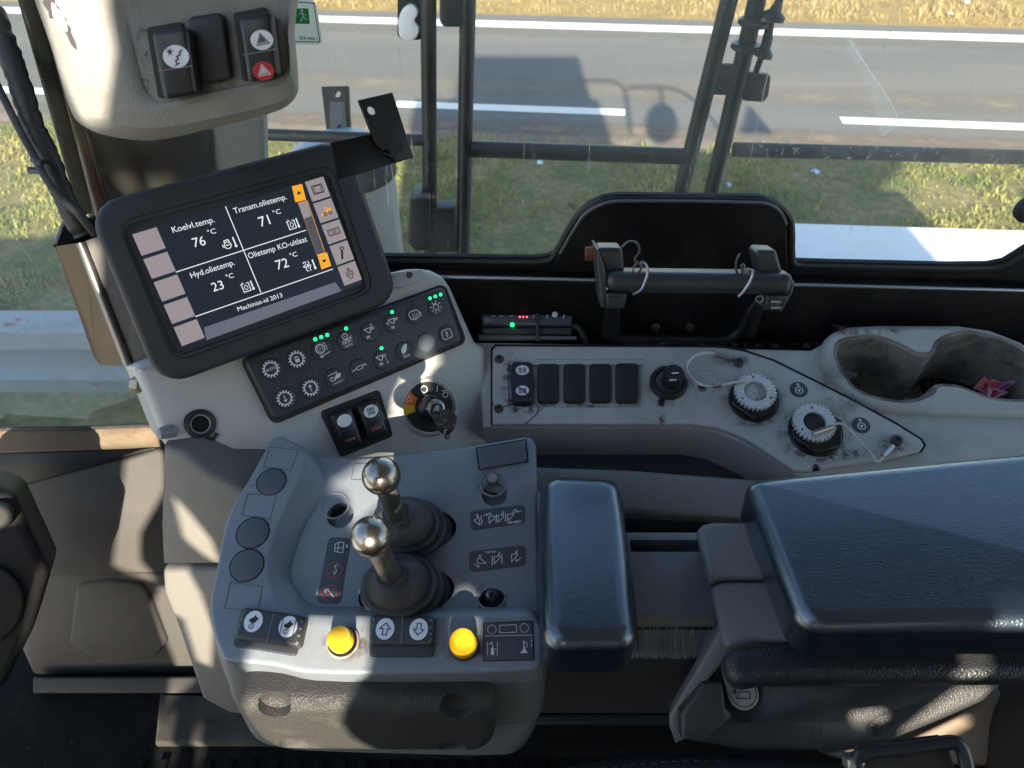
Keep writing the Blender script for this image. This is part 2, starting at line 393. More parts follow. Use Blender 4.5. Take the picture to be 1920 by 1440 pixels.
for i, (x, y, s, c, nm) in enumerate([(1527, 327, .05, (.35, .45, .75), 'small crumpled blue scrap lying on the shaded grass by the right handrail'), (1365, 352, .035, (.3, .45, .8), 'tiny blue scrap in the grass between the two leaning posts'), (1012, 309, .035, (.4, .6, .7), 'pale teal scrap in the grass just below the cross rail'),
                     (1782, 30, .07, (.7, .7, .72), 'white scrap on the dry verge farthest from the road'), (1810, 8, .07, (.6, .65, .7), 'pale scrap at the very top edge of the dry verge')]):
    p = G.P(x, y)+V((0, 0, .02)); rnd = random.Random(i); mb = MB()
    vs = [p+V((cos(a)*s*rnd.uniform(.6, 1.2), sin(a)*s*rnd.uniform(.4, 1), rnd.uniform(-.01, .03))) for a in [k*pi/4 for k in range(8)]]+[p+V((0, 0, .04))]
    mb.add(vs, [(k, (k+1) % 8, 8) for k in range(8)])
    mk('litter', mb, M('scrap %d' % i, c, .6), label=nm, cat='litter', group='litter on the verges', flat=True)

# guard rail beyond the windscreen
gl = T('guard_rail', 'pale galvanised steel guard rail with rust stains beyond the lower left glass', 'guard rail', (-3.2, 3.62, 0))
GALV = M('weathered galvanised steel', (.27, .31, .34), .5, metal=.0, dirt=(3, .7, (.15, .16, .17), .5), worn=(4, .9, (.22, .11, .06), .62), stretch=(.5, 1, 1))
prof = [(0, .0), (-.045, .03), (-.05, .09), (0, .13), (.012, .155), (0, .18), (-.05, .22), (-.045, .28), (0, .31)]
mb = MB(); Yg = 3.62; zg = .26
ring = [(Yg+a*3, zg+b*1.75) for a, b in prof]+[(Yg+a*3+.008, zg+b*1.75) for a, b in prof[::-1]]
mb.loft([[V((x, a, b)) for a, b in ring] for x in (-9, -6, -3, -.3)]); mk('beam', mb, GALV, gl)
for x in (-8, -6, -4, -2, -.6):
    mb = MB().box((x, Yg+.09, .38), (.06, .12, .78)); mk('post', mb, GALV, gl)

# ------------------------------------------------------------------ the machine round the cab (casts the big shadow)
MB_Y = M('machine white paint', (.80, .81, .82), .45, dirt=(6, .25, (.5, .5, .48), .55), worn=(14, .5, (.35, .35, .35), .72))
mach = T('machine_body', 'pale painted machine body and deck outside the side window', 'machine body', (1.5, 0, .5))
fr_ = hplane(H-1.22)
mb = MB(); p = [fr_.L(x, y) for x, y in [(1300, 412), (3500, 480), (3900, 1000), (1300, 900)]]
mb.slab(fr_, p, -.10, 0, .006); mk('deck', mb, MB_Y, mach)
mb = MB().box((2.75, 0, 1.4), (2.4, 1.3, 1.9), bev=.08); mk('hood', mb, MB_Y, mach)
mb = MB().box((-3.4, 0, 1.1), (5.2, 1.5, 1.7), bev=.03); mk('front_frame', mb, MB_Y, mach)
mb = MB().box((.42, 0, 1.25), (1.72, 1.62, 1.9), bev=.02); mk('cab_base', mb, BLK, mach)
mk('side_skin', MB().box((.44, .80, 2.3), (1.68, .02, 1.02)), BLK, mach)

# handrails outside the window
RAIL = M('black painted rail', (.008, .009, .011), .42, dirt=(9, .4, (.03, .03, .03), .52), worn=(60, .6, (.25, .24, .22), .67))
hr = T('handrail', 'black tubular platform handrail with upright posts outside the side window', 'handrail', pt(1000, 300, 1.75))
Yr = Fr((0, 1.55, 0), (0, -1, 0))
def pole(name, a, b, wpx, par, mat=RAIL, fr=Yr, h=0):
    P, Q = fr.P(*a, h), fr.P(*b, h); r = fr.m(*a, wpx, h)/2
    return mk(name, MB().tube([P, P*.5+Q*.5, Q], r, 16), mat, par)
pole('post', (802, -140), (807, 560), 33, hr); pole('post', (880, -140), (866, 560), 33, hr)
pole('cross_rail', (884, 279), (1284, 293), 31, hr)
pole('cross_rail', (440, 250), (801, 263), 22, hr)
pole('post', (1402, -140), (1236, 520), 36, hr)
hr2 = T('access_handrail', 'dusty handrail with painted sunlight running right from the leaning post by the spring latch', 'handrail', pt(1360, 300, 1.8))
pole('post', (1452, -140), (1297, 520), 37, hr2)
pole('cross_rail', (1375, 280), (2100, 300), 27, hr2, M('sun tinted dusty rail', (.04, .04, .04), .7, dirt=(3, .9, (.24, .215, .18), .45), worn=(50, .8, (.45, .40, .34), .6)))  # pale beige over the dust stands in for sunlight on this rail
f = Yr
for q in ([(1338, 121), (1392, 123), (1388, 180), (1334, 178)], [(1396, 136), (1446, 141), (1441, 180), (1432, 192), (1392, 189)]):
    mk('bracket_plate', MB().pslab(f, q, .0, .012, .002, r=.008), M('brown black plate', (.045, .035, .032), .5, dirt=(14, .5, (.1, .08, .07), .5)), hr2)
for x, y in ((1414, 42), (1400, 88)):
    P = f.P(x, y, .02); mk('collar', MB().lathe(P, (f.P(1452, -140)-f.P(1297, 520)), [(.026, -.006), (.030, -.003), (.030, .003), (.026, .006)]), RAIL, hr2)
sp = T('spring_latch', 'black spring loaded latch rod clamped beside the right leaning post', 'latch', f.P(1440, 60, .03))
mk('latch_rod', MB().tube([f.P(1449, 18, .03), f.P(1444, 60, .03), f.P(1417, 136, .03)], .006), RAIL, sp)
for x, y, r in ((1450, 30, .022), (1432, 100, .018)):
    mk('wing_nut', MB().lathe(f.P(x, y, .03), (.2, 0, 1), [(r, -.006), (r, .002), (r*.5, .01), (.006, .03), (.002, .036)]), RAIL, sp)
mk('link_plate', MB().pslab(f, [(1436, 52), (1447, 55), (1436, 102), (1425, 98)], .02, .026, .001, cuts=()) if 0 else MB().pslab(f, [(1436, 52), (1447, 55), (1436, 102), (1425, 98)], .02, .026, .001), RAIL, sp)
# upper hoops of the handrails and a round mirror above the frame: they cast the thin shadows on the road
def up(x, y): g = G.P(x, y); s = (g.y-1.55)/SDIR.y; return g-SDIR*s
for pts in ([(1092, 152), (1150, 153), (1168, 166), (1176, 196), (1182, 250)], [(1176, 170), (1186, 164), (1268, 168), (1310, 196), (1352, 246)]):
    mk('upper_hoop', MB().tube([up(*q) for q in pts], .022, 8, sm=4), RAIL, hr2)
mk('upper_post', MB().tube([up(1240, 168), up(1240, 205)], .02, 8), RAIL, hr2)
mk('round_mirror', MB().slab(Yr, [Yr.L(*q) for q in [(0, 0)]] if 0 else [V(((up(1240+31*cos(a), 232+38*sin(a))-Yr.o).dot(Yr.ex), (up(1240+31*cos(a), 232+38*sin(a))-Yr.o).dot(Yr.ey))) for a in [i*pi/10 for i in range(20)]], -.02, .02, 0), RAIL, hr2)
mk('upper_gusset', MB().loft([[up(*q)+V((0, d, 0)) for q in ((1405, 196), (1450, 250), (1385, 250))] for d in (-.01, .01)]), RAIL, hr2)
hb = T('gate_hinge', 'dark bolted hinge block low between the two left posts', 'hinge', f.P(810, 420))
mk('hinge_block', MB().pslab(f, [(768, 372), (790, 364), (806, 372), (808, 470), (780, 472), (764, 458)], -.02, .035, .006, r=.008), RAIL, hb)
mk('hinge_leaf', MB().pslab(f, [(806, 392), (852, 390), (856, 474), (806, 474)], -.02, .02, .004, r=.005), RAIL, hb)
lb = T('lamp_housing', 'black square housing on the second post at the top edge', 'housing', f.P(845, 10))
mk('housing', MB().pslab(f, [(824, -60), (872, -60), (872, 52), (832, 52), (824, 42)], -.02, .03, .006, r=.01), RAIL, lb)
mp = T('marker_plate', 'black plate with painted white sun glare on the leftmost post at the top', 'plate', f.P(768, 30))
mk('plate', MB().pslab(f, [(745, -40), (790, -40), (789, 76), (752, 74), (745, 66)], -.02, -.008, .002, r=.006), BLK, mp)
mk('painted_glare', MB().pslab(f, [(748, 34), (757, 16), (773, 10), (784, 24), (777, 40), (786, 54), (777, 74), (752, 73), (747, 52)], -.008, .004, .003, sm=3), M('white glare paint', (.9, .9, .9), .4), mp)  # raised white patch paints sun glare onto the plate

# air cleaner drum behind the monitor
dr = T('air_cleaner', 'blue grey round air cleaner drum with black lid band behind the monitor', 'air cleaner', pt(645, 300, 1.9))
tD = 1.80; cD = pt(642, 289, tD); rD = 98*tD/FPX
DRM = M('drum grey paint', (.42, .43, .42), .45, dirt=(9, .5, (.2, .2, .19), .5), stretch=(1, 1, .3))
DRL = M('drum lid blue grey', (.22, .28, .36), .4, dirt=(10, .4, (.3, .3, .3), .52))
mk('drum', MB().lathe(cD, (0, 0, 1), [(rD*.96, -.5), (rD*.96, -.045)], 48), DRM, dr)
mk('lid_band', MB().lathe(cD, (0, 0, 1), [(rD*.97, -.05), (rD, -.045), (rD, -.008), (rD*.96, 0)], 48), RUB, dr)
mk('lid', MB().lathe(cD, (0, 0, 1), [(rD*.95, -.004), (rD*.94, .012), (rD*.72, .03), (rD*.4, .038), (0.01, .038)], 48), DRL, dr)
Yd = Fr(pt(630, 210, 1.86), (0, -.9, .44)); br = T('lamp_bracket', 'upright slotted steel bracket standing behind the air cleaner drum', 'bracket', Yd.o)
mk('back_plate', MB().pslab(Yd, [(602, 162), (652, 161), (656, 244), (612, 246)], -.02, 0, .002), BLK, br, cuts=[MB().disc(Yd, 629, 174, .008, -.04, .02, 0)])
mk('arm', MB().pslab(Yd, [(618, 190), (643, 190), (650, 285), (618, 287)], .004, .03, .003), M('worn bracket paint', (.06, .07, .08), .4, worn=(30, .8, (.4, .4, .4), .6)), br, cuts=[MB().pslab(Yd, [(627, 232), (634, 232), (635, 252), (628, 252)], -.02, .06, 0)])

# ================================================================== THE CAB SHELL
YW = .72
WP = Fr((0, YW, H), (0, -1, 0))
WALL = M('dusty black wall panel', (.004, .004, .005), .5, dirt=(13, .6, (.030, .024, .021), .50), worn=(90, .5, (.07, .06, .055), .69), spec=.2)
ws = T('window_surround', 'black dusty wall below the side window with a raised round cornered hump', 'window surround', WP.P(1200, 500))
hump = [(470, 478), (1000, 484), (1026, 481), (1038, 474), (1079, 404), (1102, 384), (1131, 370), (1160, 366), (1426, 369), (1455, 376), (1474, 392), (1484, 414), (1486, 480), (1495, 490), (1560, 492), (1780, 497), (1856, 496), (1885, 490), (1905, 478), (1930, 462), (1990, 440), (2900, 440)]
low = [(2900, 760), (470, 700)]
P0 = [WP.L(x, y) for x, y in hump+low]
mk('wall_panel', MB().slab(WP, P0, -.008, 0, .002), WALL, ws)
sp_ = smooth([WP.L(x, y+8) for x, y in hump], 3, False)
mk('seal', MB().tube([WP.W(q.x, q.y, -.002) for q in sp_], .0042, 8), M('window rubber seal', (.02, .02, .02), .5), ws)
inner = [(1030, 512), (1050, 474), (1090, 408), (1110, 391), (1135, 380), (1162, 376), (1424, 379), (1450, 386), (1466, 400), (1475, 420), (1478, 512)]
P1 = [WP.L(x, y, .006) for x, y in inner]
hp = M('stained black plate', (.004, .004, .005), .45, spec=.25, dirt=(10, .8, (.026, .020, .017), .47), worn=(60, .4, (.09, .08, .07), .66))
mk('raised_plate', MB().slab(WP, rounded(P1, .004), -.001, .006, .002), hp, ws)
e = smooth([WP.L(x, y+1, .006) for x, y in inner[1:-1]], 3, False)
mk('plate_lip', MB().tube([WP.W(q.x, q.y, .006) for q in e], .0016, 6), M('blue black lip', (.10, .11, .13), .3), ws)
LW = Fr((0, YW-.02, H), (0, -1, 0))
q = [LW.L(x, y) for x, y in [(800, 521), (1940, 545), (2900, 568), (2900, 760), (700, 700), (700, 519)]]
mk('lower_panel', MB().slab(LW, q, -.018, 0, .004), WALL, ws)
mk('ledge_trim', MB().tube([LW.P(735, 517, .004), LW.P(1300, 529, .004), LW.P(2900, 569, .004)], .0018, 8), M('satin ledge', (.30, .33, .37), .3, metal=.6), ws)
for x, y in ((1230, 616), (1294, 616)):
    mk('bolt', MB().disc(LW, x, y, .0052, 0, .004, .001, 6), M('dull bolt', (.07, .06, .05), .5, metal=.4), ws)

def glassmat(name, dustc, dens):
    m = bpy.data.materials.new(name); m.use_nodes = True; nt = m.node_tree; L = nt.links.new
    nt.nodes.remove(nt.nodes['Principled BSDF']); out = nt.nodes['Material Output']
    tr = node(nt, 'ShaderNodeBsdfTransparent'); tr.inputs[0].default_value = (.94, .97, .95, 1)
    gl = node(nt, 'ShaderNodeBsdfGlossy'); gl.inputs['Roughness'].default_value = .02
    df = node(nt, 'ShaderNodeBsdfTranslucent'); df.inputs[0].default_value = (*dustc, 1)
    d2 = node(nt, 'ShaderNodeBsdfDiffuse'); d2.inputs[0].default_value = (*dustc, 1)
    ad = node(nt, 'ShaderNodeMixShader'); ad.inputs[0].default_value = .5; L(df.outputs[0], ad.inputs[1]); L(d2.outputs[0], ad.inputs[2])
    g = node(nt, 'ShaderNodeNewGeometry')
    def n(sc, stretch, rot, lo, hi, amt):
        mp = node(nt, 'ShaderNodeMapping'); mp.inputs['Scale'].default_value = stretch; mp.inputs['Rotation'].default_value = rot; L(g.outputs['Position'], mp.inputs[0])
        x = node(nt, 'ShaderNodeTexNoise', Scale=sc, Detail=6, Roughness=.65); L(mp.outputs[0], x.inputs['Vector'])
        r = node(nt, 'ShaderNodeMapRange'); L(x.outputs['Fac'], r.inputs[0]); r.inputs[1].default_value = lo; r.inputs[2].default_value = hi; r.inputs[4].default_value = amt; return r.outputs[0]
    def mx(a, b):
        x = node(nt, 'ShaderNodeMath'); x.operation = 'MAXIMUM'; L(a, x.inputs[0]); L(b, x.inputs[1]); return x.outputs[0]
    base = n(3, (1, 1, 1), (0, 0, 0), .35, .75, dens)
    s1 = n(5, (24, 1, 1.6), (0, .25, 0), .64, .70, dens*2.2); s2 = n(6, (26, 1, 1.1), (0, -.7, 0), .65, .70, dens*2)
    sp = n(260, (1, 1, 1), (0, 0, 0), .70, .74, dens*2.2)
    f = mx(mx(base, s1), mx(s2, sp))
    m1 = node(nt, 'ShaderNodeMixShader'); L(f, m1.inputs[0]); L(tr.outputs[0], m1.inputs[1]); L(ad.outputs[0], m1.inputs[2])
    fr = node(nt, 'ShaderNodeFresnel'); fr.inputs[0].default_value = 1.3
    m2 = node(nt, 'ShaderNodeMixShader'); L(fr.outputs[0], m2.inputs[0]); L(m1.outputs[0], m2.inputs[1]); L(gl.outputs[0], m2.inputs[2]); L(m2.outputs[0], out.inputs[0])
    return m
GLASS = glassmat('dusty scratched side glass', (.62, .68, .60), .20)
GLASS2 = glassmat('smeared front glass', (.42, .52, .44), .15)
f = Fr((0, YW+.014, H), (0, -1, 0))
mb = MB().add([f.W(-.46, -.62), f.W(1.0, -.62), f.W(1.0, .55), f.W(-.46, .55)], [(0, 1, 2, 3)])
mk('side_window_glass', mb, GLASS, label='large dusty side window pane with fine scratches over the road view', cat='window', flat=True)
# faint arc left by a scraper on the glass
arc = smooth([f.L(x, y) for x, y in [(1590, 72), (1622, 120), (1655, 168), (1677, 206), (1678, 232), (1655, 252)]], 5, False)
mb = Ink(f, .001); mb.rib(arc, .0010);
def hazem(name, a):
    m = bpy.data.materials.new(name); m.use_nodes = True; nt = m.node_tree; nt.nodes.remove(nt.nodes['Principled BSDF'])
    t = node(nt, 'ShaderNodeBsdfTransparent'); d = node(nt, 'ShaderNodeBsdfTranslucent'); d.inputs[0].default_value = (.95, .95, .9, 1); x = node(nt, 'ShaderNodeMixShader'); x.inputs[0].default_value = a
    nt.links.new(t.outputs[0], x.inputs[1]); nt.links.new(d.outputs[0], x.inputs[2]); nt.links.new(x.outputs[0], nt.nodes['Material Output'].inputs[0]); return m
hz = hazem('hazy scratch', .6)
k_ = Ink(f, .0015); k_.raw([f.L(*q) for q in [(1577, 66), (1596, 66), (1625, 120), (1655, 168), (1677, 208), (1677, 236), (1648, 252), (1640, 200), (1612, 140)]]); mk('glass_haze', k_, hazem('wiper haze', .16), label='faint wedge shaped wiper haze on the window left of the curved scratch', cat='haze mark', flat=True)
mk('glass_scratch', mb, hz, label='curved pale scratch on the window in front of the road dash', cat='scratch', flat=True)
# pillar group
pil = T('cab_pillar', 'black glossy corner pillar with light grey post behind the monitor', 'pillar', pt(300, 250, .8))
PF = Fr(pt(280, 300, .80), (.35, -.93, .05))
GLB = M('glossy brown black panel', (.02, .016, .013), .22, dirt=(7, .5, (.06, .045, .035), .52), worn=(80, .5, (.2, .17, .13), .68))
mk('pillar_panel', MB().pslab(PF, [(35, -140), (380, -140), (392, 250), (392, 420), (150, 460), (172, 392)], -.03, 0, .004), GLB, pil)
mk('pillar_edge', MB().pslab(PF, [(35, -140), (62, -140), (208, 408), (178, 408)], 0, .012, .005), M('brown reflection strip', (.07, .045, .03), .3, dirt=(8, .5, (.16, .1, .06), .5)), pil)  # brown of a reflection put into this strip's colour
mk('pillar_flange', MB().pslab(PF, [(-8, -140), (34, -140), (176, 400), (148, 410)], -.03, -.008, .004), BLK, pil)
PG = Fr(pt(440, 270, .82), (-.1, -1, .0))
mk('grey_post', MB().pslab(PG, [(352, -140), (485, -140), (497, 330), (497, 620), (385, 620), (376, 330)], -.012, 0, .005), M('light grey post plastic', (.42, .42, .41), .5, bump=(300, .4), dirt=(14, .35, (.25, .24, .22), .5), worn=(120, .6, (.12, .11, .1), .70)), pil)
# front glass lower left
wsf = T('windscreen', 'smeared lower windscreen glass at the left of the pillar', 'windscreen', pt(60, 600, 1.0))
v = [pt(-300, -200, .80), pt(60, -200, .86), pt(192, 392, .88), pt(300, 800, .98), pt(-300, 812, 1.0)]
mb = MB().add(v, [(0, 1, 2, 3, 4)]); mk('glass', mb, GLASS2, wsf, flat=True)
SILL = M('rusty tan sill', (.10, .07, .045), .75, dirt=(10, .85, (.20, .155, .09), .47), stretch=(1, 1, 3), worn=(30, .7, (.12, .06, .035), .60))
sf = Fr(pt(150, 830, .97), (.10, -.75, .65))
mk('sill', MB().pslab(sf, [(-60, 806), (150, 802), (296, 796), (300, 838), (238, 842), (-60, 852)], -.03, 0, .003), SILL, wsf)
mk('sill_seal', MB().tube([sf.P(-60, 805, .002), sf.P(150, 802, .002), sf.P(296, 796, .002)], .0028, 8), RUB, wsf)

# floor and footwell trim
TAUPE = M('dusty taupe trim', (.058, .054, .050), .75, dirt=(5, .6, (.05, .045, .038), .5), grain=(12, .12), bump=(500, .4), worn=(150, .5, (.32, .29, .25), .72))
FLOOR = M('black rubber mat', (.010, .010, .010), .85, dirt=(14, .6, (.035, .03, .024), .52), worn=(70, .8, (.14, .11, .08), .69))
FZ = H-1.06; FF = hplane(FZ)
FLOOR.node_tree.nodes['Principled BSDF'].inputs['Specular IOR Level'].default_value = .08
fl = T('floor_mat', 'dusty black ribbed rubber floor mat at the bottom of the cab', 'floor mat', (0, .2, FZ))
mk('mat', MB().box((.25, .05, FZ-.02), (2.0, 1.5, .04)), FLOOR, fl)
for i in range(26):
    x = -.5+i*.03
    mk('rib', MB().box((x, .12, FZ+.002), (.012, .70, .006), bev=.002), FLOOR, fl)
fw = T('footwell_trim', 'dusty taupe moulded footwell panel with raised lower pad', 'trim panel', pt(180, 1050, 1.0))
f1 = Fr(pt(160, 960, 1.0), (.10, -.90, .42))
mk('upper_panel', MB().pslab(f1, [(14, 905), (240, 858), (306, 838), (345, 1100), (340, 1120), (88, 1078), (70, 1000)], -.03, 0, .006, r=.01), TAUPE, fw)
f2 = Fr(f1.P(200, 1085), (.02, -.99, .12))
mk('lower_panel', MB().pslab(f2, [(60, 1072), (345, 1080), (420, 1266), (60, 1268), (30, 1200)], -.03, 0, .008, r=.01), TAUPE, fw)
mk('raised_pad', MB().pslab(f2, [(142, 1098), (205, 1090), (272, 1098), (314, 1206), (290, 1236), (180, 1238), (128, 1208)], 0, .006, .0055, r=.02), TAUPE, fw)
mk('base_strip', MB().pslab(Fr(pt(300, 1285, 1.10), (0, -.5, .86)), [(60, 1270), (440, 1268), (470, 1300), (60, 1300)], -.02, 0, .004), M('dark base strip', (.03, .028, .025), .7, dirt=(12, .5, (.06, .055, .05), .5)), fw)
mk('kick_plate', MB().pslab(Fr(pt(200, 880, .985), (.1, -.86, .5)), [(-80, 850), (240, 842), (302, 838), (22, 918), (-80, 960)], -.02, 0, .003), BLK, fw)
st = T('cab_step', 'dusty step ledge on the floor below the control pod', 'step', FF.P(330, 1380))
f3 = hplane(FZ+.015)
mk('tread', MB().pslab(f3, [(300, 1300), (600, 1310), (600, 1392), (290, 1392)], -.012, 0, .004), M('dusty step rubber', (.03, .028, .024), .85, dirt=(12, .7, (.10, .085, .065), .47), worn=(60, .9, (.015, .015, .015), .62)), st)
# steering column cover at the left edge
sc = T('steering_column', 'dark grey moulded steering column cover at the left edge', 'steering column', pt(20, 1080, .75))
f4 = Fr(pt(20, 1080, .80), (.45, -.70, .55))
SCM = M('dark taupe plastic', (.010, .010, .010), .65, bump=(700, .3), dirt=(8, .4, (.03, .028, .026), .5))
mk('cover', MB().pslab(f4, [(-160, 900), (-20, 905), (26, 922), (94, 1070), (62, 1180), (8, 1290), (-160, 1420)], -.10, 0, .012, r=.02), SCM, sc)
mk('knob', MB().disc(f4, -8, 970, .015, 0, .012, .006), SCM, sc)
mk('hub_disc', MB().disc(f4, -55, 1140, .046, 0, .008, .003), SCM, sc)
# ================================================================== REAR AND LEFT CONSOLE
KN = V((.50, -.69, .52)).normalized()
KP = Fr(pt(507, 692, .70), KN); KP = Fr(KP.o, KN, KP.P(817, 576)-KP.P(507, 692))
CB = -.007                                   # console surface just below the keypad
tj = KP.t(912, 700, CB)
PNN = V((-.04, -.36, .93))
PAN = Fr(pt(912, 700, tj), PNN); BD = -.004
con = T('side_console', 'light grey side console with switch panel, cup holder well and tray', 'console', PAN.P(1200, 760))
left = [(250, 690), (262, 682), (600, 560), (765, 504), (790, 503), (812, 506), (833, 517), (847, 537), (868, 585), (893, 640), (912, 652), (916, 800), (930, 900), (640, 980), (445, 918), (380, 886), (335, 846), (312, 838), (298, 805), (275, 745)]
mk('left_body', MB().pslab(KP, left, -.13, CB, .008, r=.006, flare=-.0), GREY, con, cuts=[MB().disc(KP, 377, 796, .0115, CB-.03, CB+.02, 0)])
rear = [(893, 640), (1180, 645), (1400, 652), (1520, 655), (1548, 640), (1565, 622), (1590, 612), (1642, 609), (1797, 609), (1858, 618), (1916, 641), (1985, 688), (2900, 740), (2900, 1250), (1495, 892), (1412, 838), (1343, 808), (1296, 800), (905, 801)]
cuph = [(1567, 656), (1571, 643), (1581, 635), (1612, 629), (1640, 629), (1662, 634), (1696, 648), (1718, 660), (1746, 660), (1758, 640), (1781, 626), (1810, 620), (1835, 622), (1893, 636), (1935, 662), (1960, 700), (1955, 738), (1920, 749), (1858, 745), (1827, 733), (1797, 722), (1758, 722), (1752, 733), (1735, 743), (1712, 750), (1689, 751), (1642, 743), (1604, 726), (1581, 695), (1570, 675)]
def cupcut(h1, g=0): return MB().slab(PAN, (lambda p: inset(p if area(p) > 0 else p[::-1], -g))(smooth([PAN.L(x, y, .007) for x, y in cuph], 3)), -.085, h1, 0, flare=-.010 if not g else 0)
mk('rear_body', MB().pslab(PAN, rear, -.12, BD, .004), GREY, con, cuts=[cupcut(.03, .003)])
rim = [(1544, 668), (1543, 645), (1556, 625), (1581, 614), (1642, 611), (1797, 611), (1854, 621), (1912, 644), (1975, 690), (2010, 740), (2000, 773), (1693, 771), (1642, 760), (1596, 733), (1563, 705)]
def fk(): pass
GRIME = M('sticky grime cup well', (.27, .25, .21), .5, dirt=(22, .95, (.05, .045, .04), .45), bump=(200, .6))
mk('cup_rim', MB().slab(PAN, smooth([PAN.L(x, y, .006) for x, y in rim], 3), BD-.002, .006, .007), GREY, con, cuts=[cupcut(.03, .0022)])
_cp = smooth([PAN.L(x, y, .007) for x, y in cuph], 3); _cp = _cp if area(_cp) > 0 else _cp[::-1]
mk('cup_well', MB().slab(PAN, inset(_cp, -.0021), -.118, .0035, 0), GRIME, con, cuts=[cupcut(.03)])
c = PAN.P(1790, 722, -.075)
mk('cup_ring', MB().torus(c, PAN.n, .021, .0028), RUB, con)
mk('cup_ring', MB().torus(c+PAN.n*.002, PAN.n, .030, .002), RUB, con)
mk('cup_floor', MB().lathe(PAN.P(1790, 722, -.083), PAN.n, [(.040, 0), (.040, .004), (.018, .004), (.018, .0045)]), BLK, con)
# switch panel plate
plate = [(923, 655), (930, 648), (1334, 650), (1362, 652), (1396, 658), (1450, 676), (1527, 714), (1604, 753), (1681, 795), (1727, 824), (1733, 834), (1725, 846), (1650, 864), (1511, 883), (1488, 882), (1411, 830), (1374, 812), (1342, 801), (1296, 795), (923, 795)]
hole = lambda x, y, px: MB().disc(PAN, x, y, PAN.m(x, y, px), -.03, .01, 0)
mk('switch_panel', MB().pslab(PAN, plate, BD-.001, .0015, .002), GREY, con,
   cuts=[MB().pslab(PAN, [(952, 676), (1205, 676), (1205, 757), (952, 757)], -.0012, .01, 0), hole(1319, 720, 9), hole(1536, 871, 8)])
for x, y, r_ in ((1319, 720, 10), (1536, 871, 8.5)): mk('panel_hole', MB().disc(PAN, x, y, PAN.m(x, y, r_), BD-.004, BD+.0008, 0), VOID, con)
fr_ = Ink(PAN, .0017)
fr_.px([(1006, 674), (1207, 674), (1207, 759)], 2.5); mk('panel_frame', fr_, GLIN2, con)
mk('panel_gap', Ink(PAN, BD+.0005).px([(x, y) for x, y in plate], 6, True), SEAM, con)
k = Ink(PAN, .0016); k.px([(922, 752), (931, 768)], 1.6); k.px([(944, 762), (975, 756), (1000, 753), (1010, 765), (1006, 777), (985, 795)], 1.8); mk('panel_crack', k, SEAM, con)
k = Ink(PAN, .0016); k.px(smooth([(1297, 706), (1319, 693), (1345, 706), (1338, 730), (1320, 757), (1302, 730)], 4), 1.2, True); mk('sticker_outline', k, M('old glue outline', (.3, .3, .3), .6), con)
# grime shapes around the openings
def blot(fr, h, x, y, rx, ry, seed, rot=0, n=40, amp=.25):
    rnd = random.Random(seed); ph = [rnd.uniform(0, 6.3) for _ in range(6)]
    i = Ink(fr, h); P = []
    for k in range(n):
        a = 2*pi*k/n; r = 1+amp*(sin(3*a+ph[0])*.4+sin(5*a+ph[1])*.3+sin(9*a+ph[2])*.25+sin(14*a+ph[3])*.2)
        P.append((x+rx*r*cos(a)*cos(rot)-ry*r*sin(a)*sin(rot), y+rx*r*cos(a)*sin(rot)+ry*r*sin(a)*cos(rot)))
    return i.raw([fr.L(*p, i.h) for p in P])
def stainmat(name, col, thr, sc, amt=.9):
    m = bpy.data.materials.new(name); m.use_nodes = True; nt = m.node_tree; L = nt.links.new; b = nt.nodes['Principled BSDF']
    b.inputs['Base Color'].default_value = (*col, 1); b.inputs['Roughness'].default_value = .7
    g = node(nt, 'ShaderNodeNewGeometry'); n = node(nt, 'ShaderNodeTexNoise', Scale=sc, Detail=8, Roughness=.75); L(g.outputs['Position'], n.inputs['Vector'])
    r = node(nt, 'ShaderNodeMapRange'); L(n.outputs['Fac'], r.inputs[0]); r.inputs[1].default_value = thr; r.inputs[2].default_value = thr+.14; r.inputs[4].default_value = amt
    # fades out from the stain's centre (object space), like wiped grease
    tc = node(nt, 'ShaderNodeTexCoord'); gr = node(nt, 'ShaderNodeVectorMath'); gr.operation = 'LENGTH'; L(tc.outputs['UV'], gr.inputs[0])
    r2 = node(nt, 'ShaderNodeMapRange'); L(gr.outputs['Value'], r2.inputs[0]); r2.inputs[1].default_value = 1.0; r2.inputs[2].default_value = .55
    mu = node(nt, 'ShaderNodeMath'); mu.operation = 'MULTIPLY'; L(r.outputs[0], mu.inputs[0]); L(r2.outputs[0], mu.inputs[1])
    L(mu.outputs[0], b.inputs['Alpha']); return m
STAIN = stainmat('greasy black stain', (.03, .027, .023), .47, 110, .8)
STAIN2 = stainmat('thin brown stain', (.09, .07, .05), .47, 45, .7)
def stain(fr, h, x, y, rx, ry, par, mat=None, rot=0):
    """flat polar sheet with UV radius 0..1 so that its edge fades"""
    mb = MB(); n = 24; i = Ink(fr, h); i.h = h+.00012; vs = []; uv = []
    for k, s_ in enumerate((.01, .5, 1)):
        for j in range(n):
            a = 2*pi*j/n; px_, py_ = s_*rx*cos(a), s_*ry*sin(a)
            vs.append(fr.P(x+px_*cos(rot)-py_*sin(rot), y+px_*sin(rot)+py_*cos(rot), i.h)); uv.append((s_*cos(a), s_*sin(a)))
    fs = [(k*n+j, k*n+(j+1) % n, (k+1)*n+(j+1) % n, (k+1)*n+j) for k in range(2) for j in range(n)]
    mb.add(vs, fs); o = mk('grease_stain', mb, mat or STAIN, par, flat=True)
    ul = o.data.uv_layers.new(name='uv')
    for l in o.data.loops: ul.data[l.index].uv = uv[l.vertex_index]
    return o
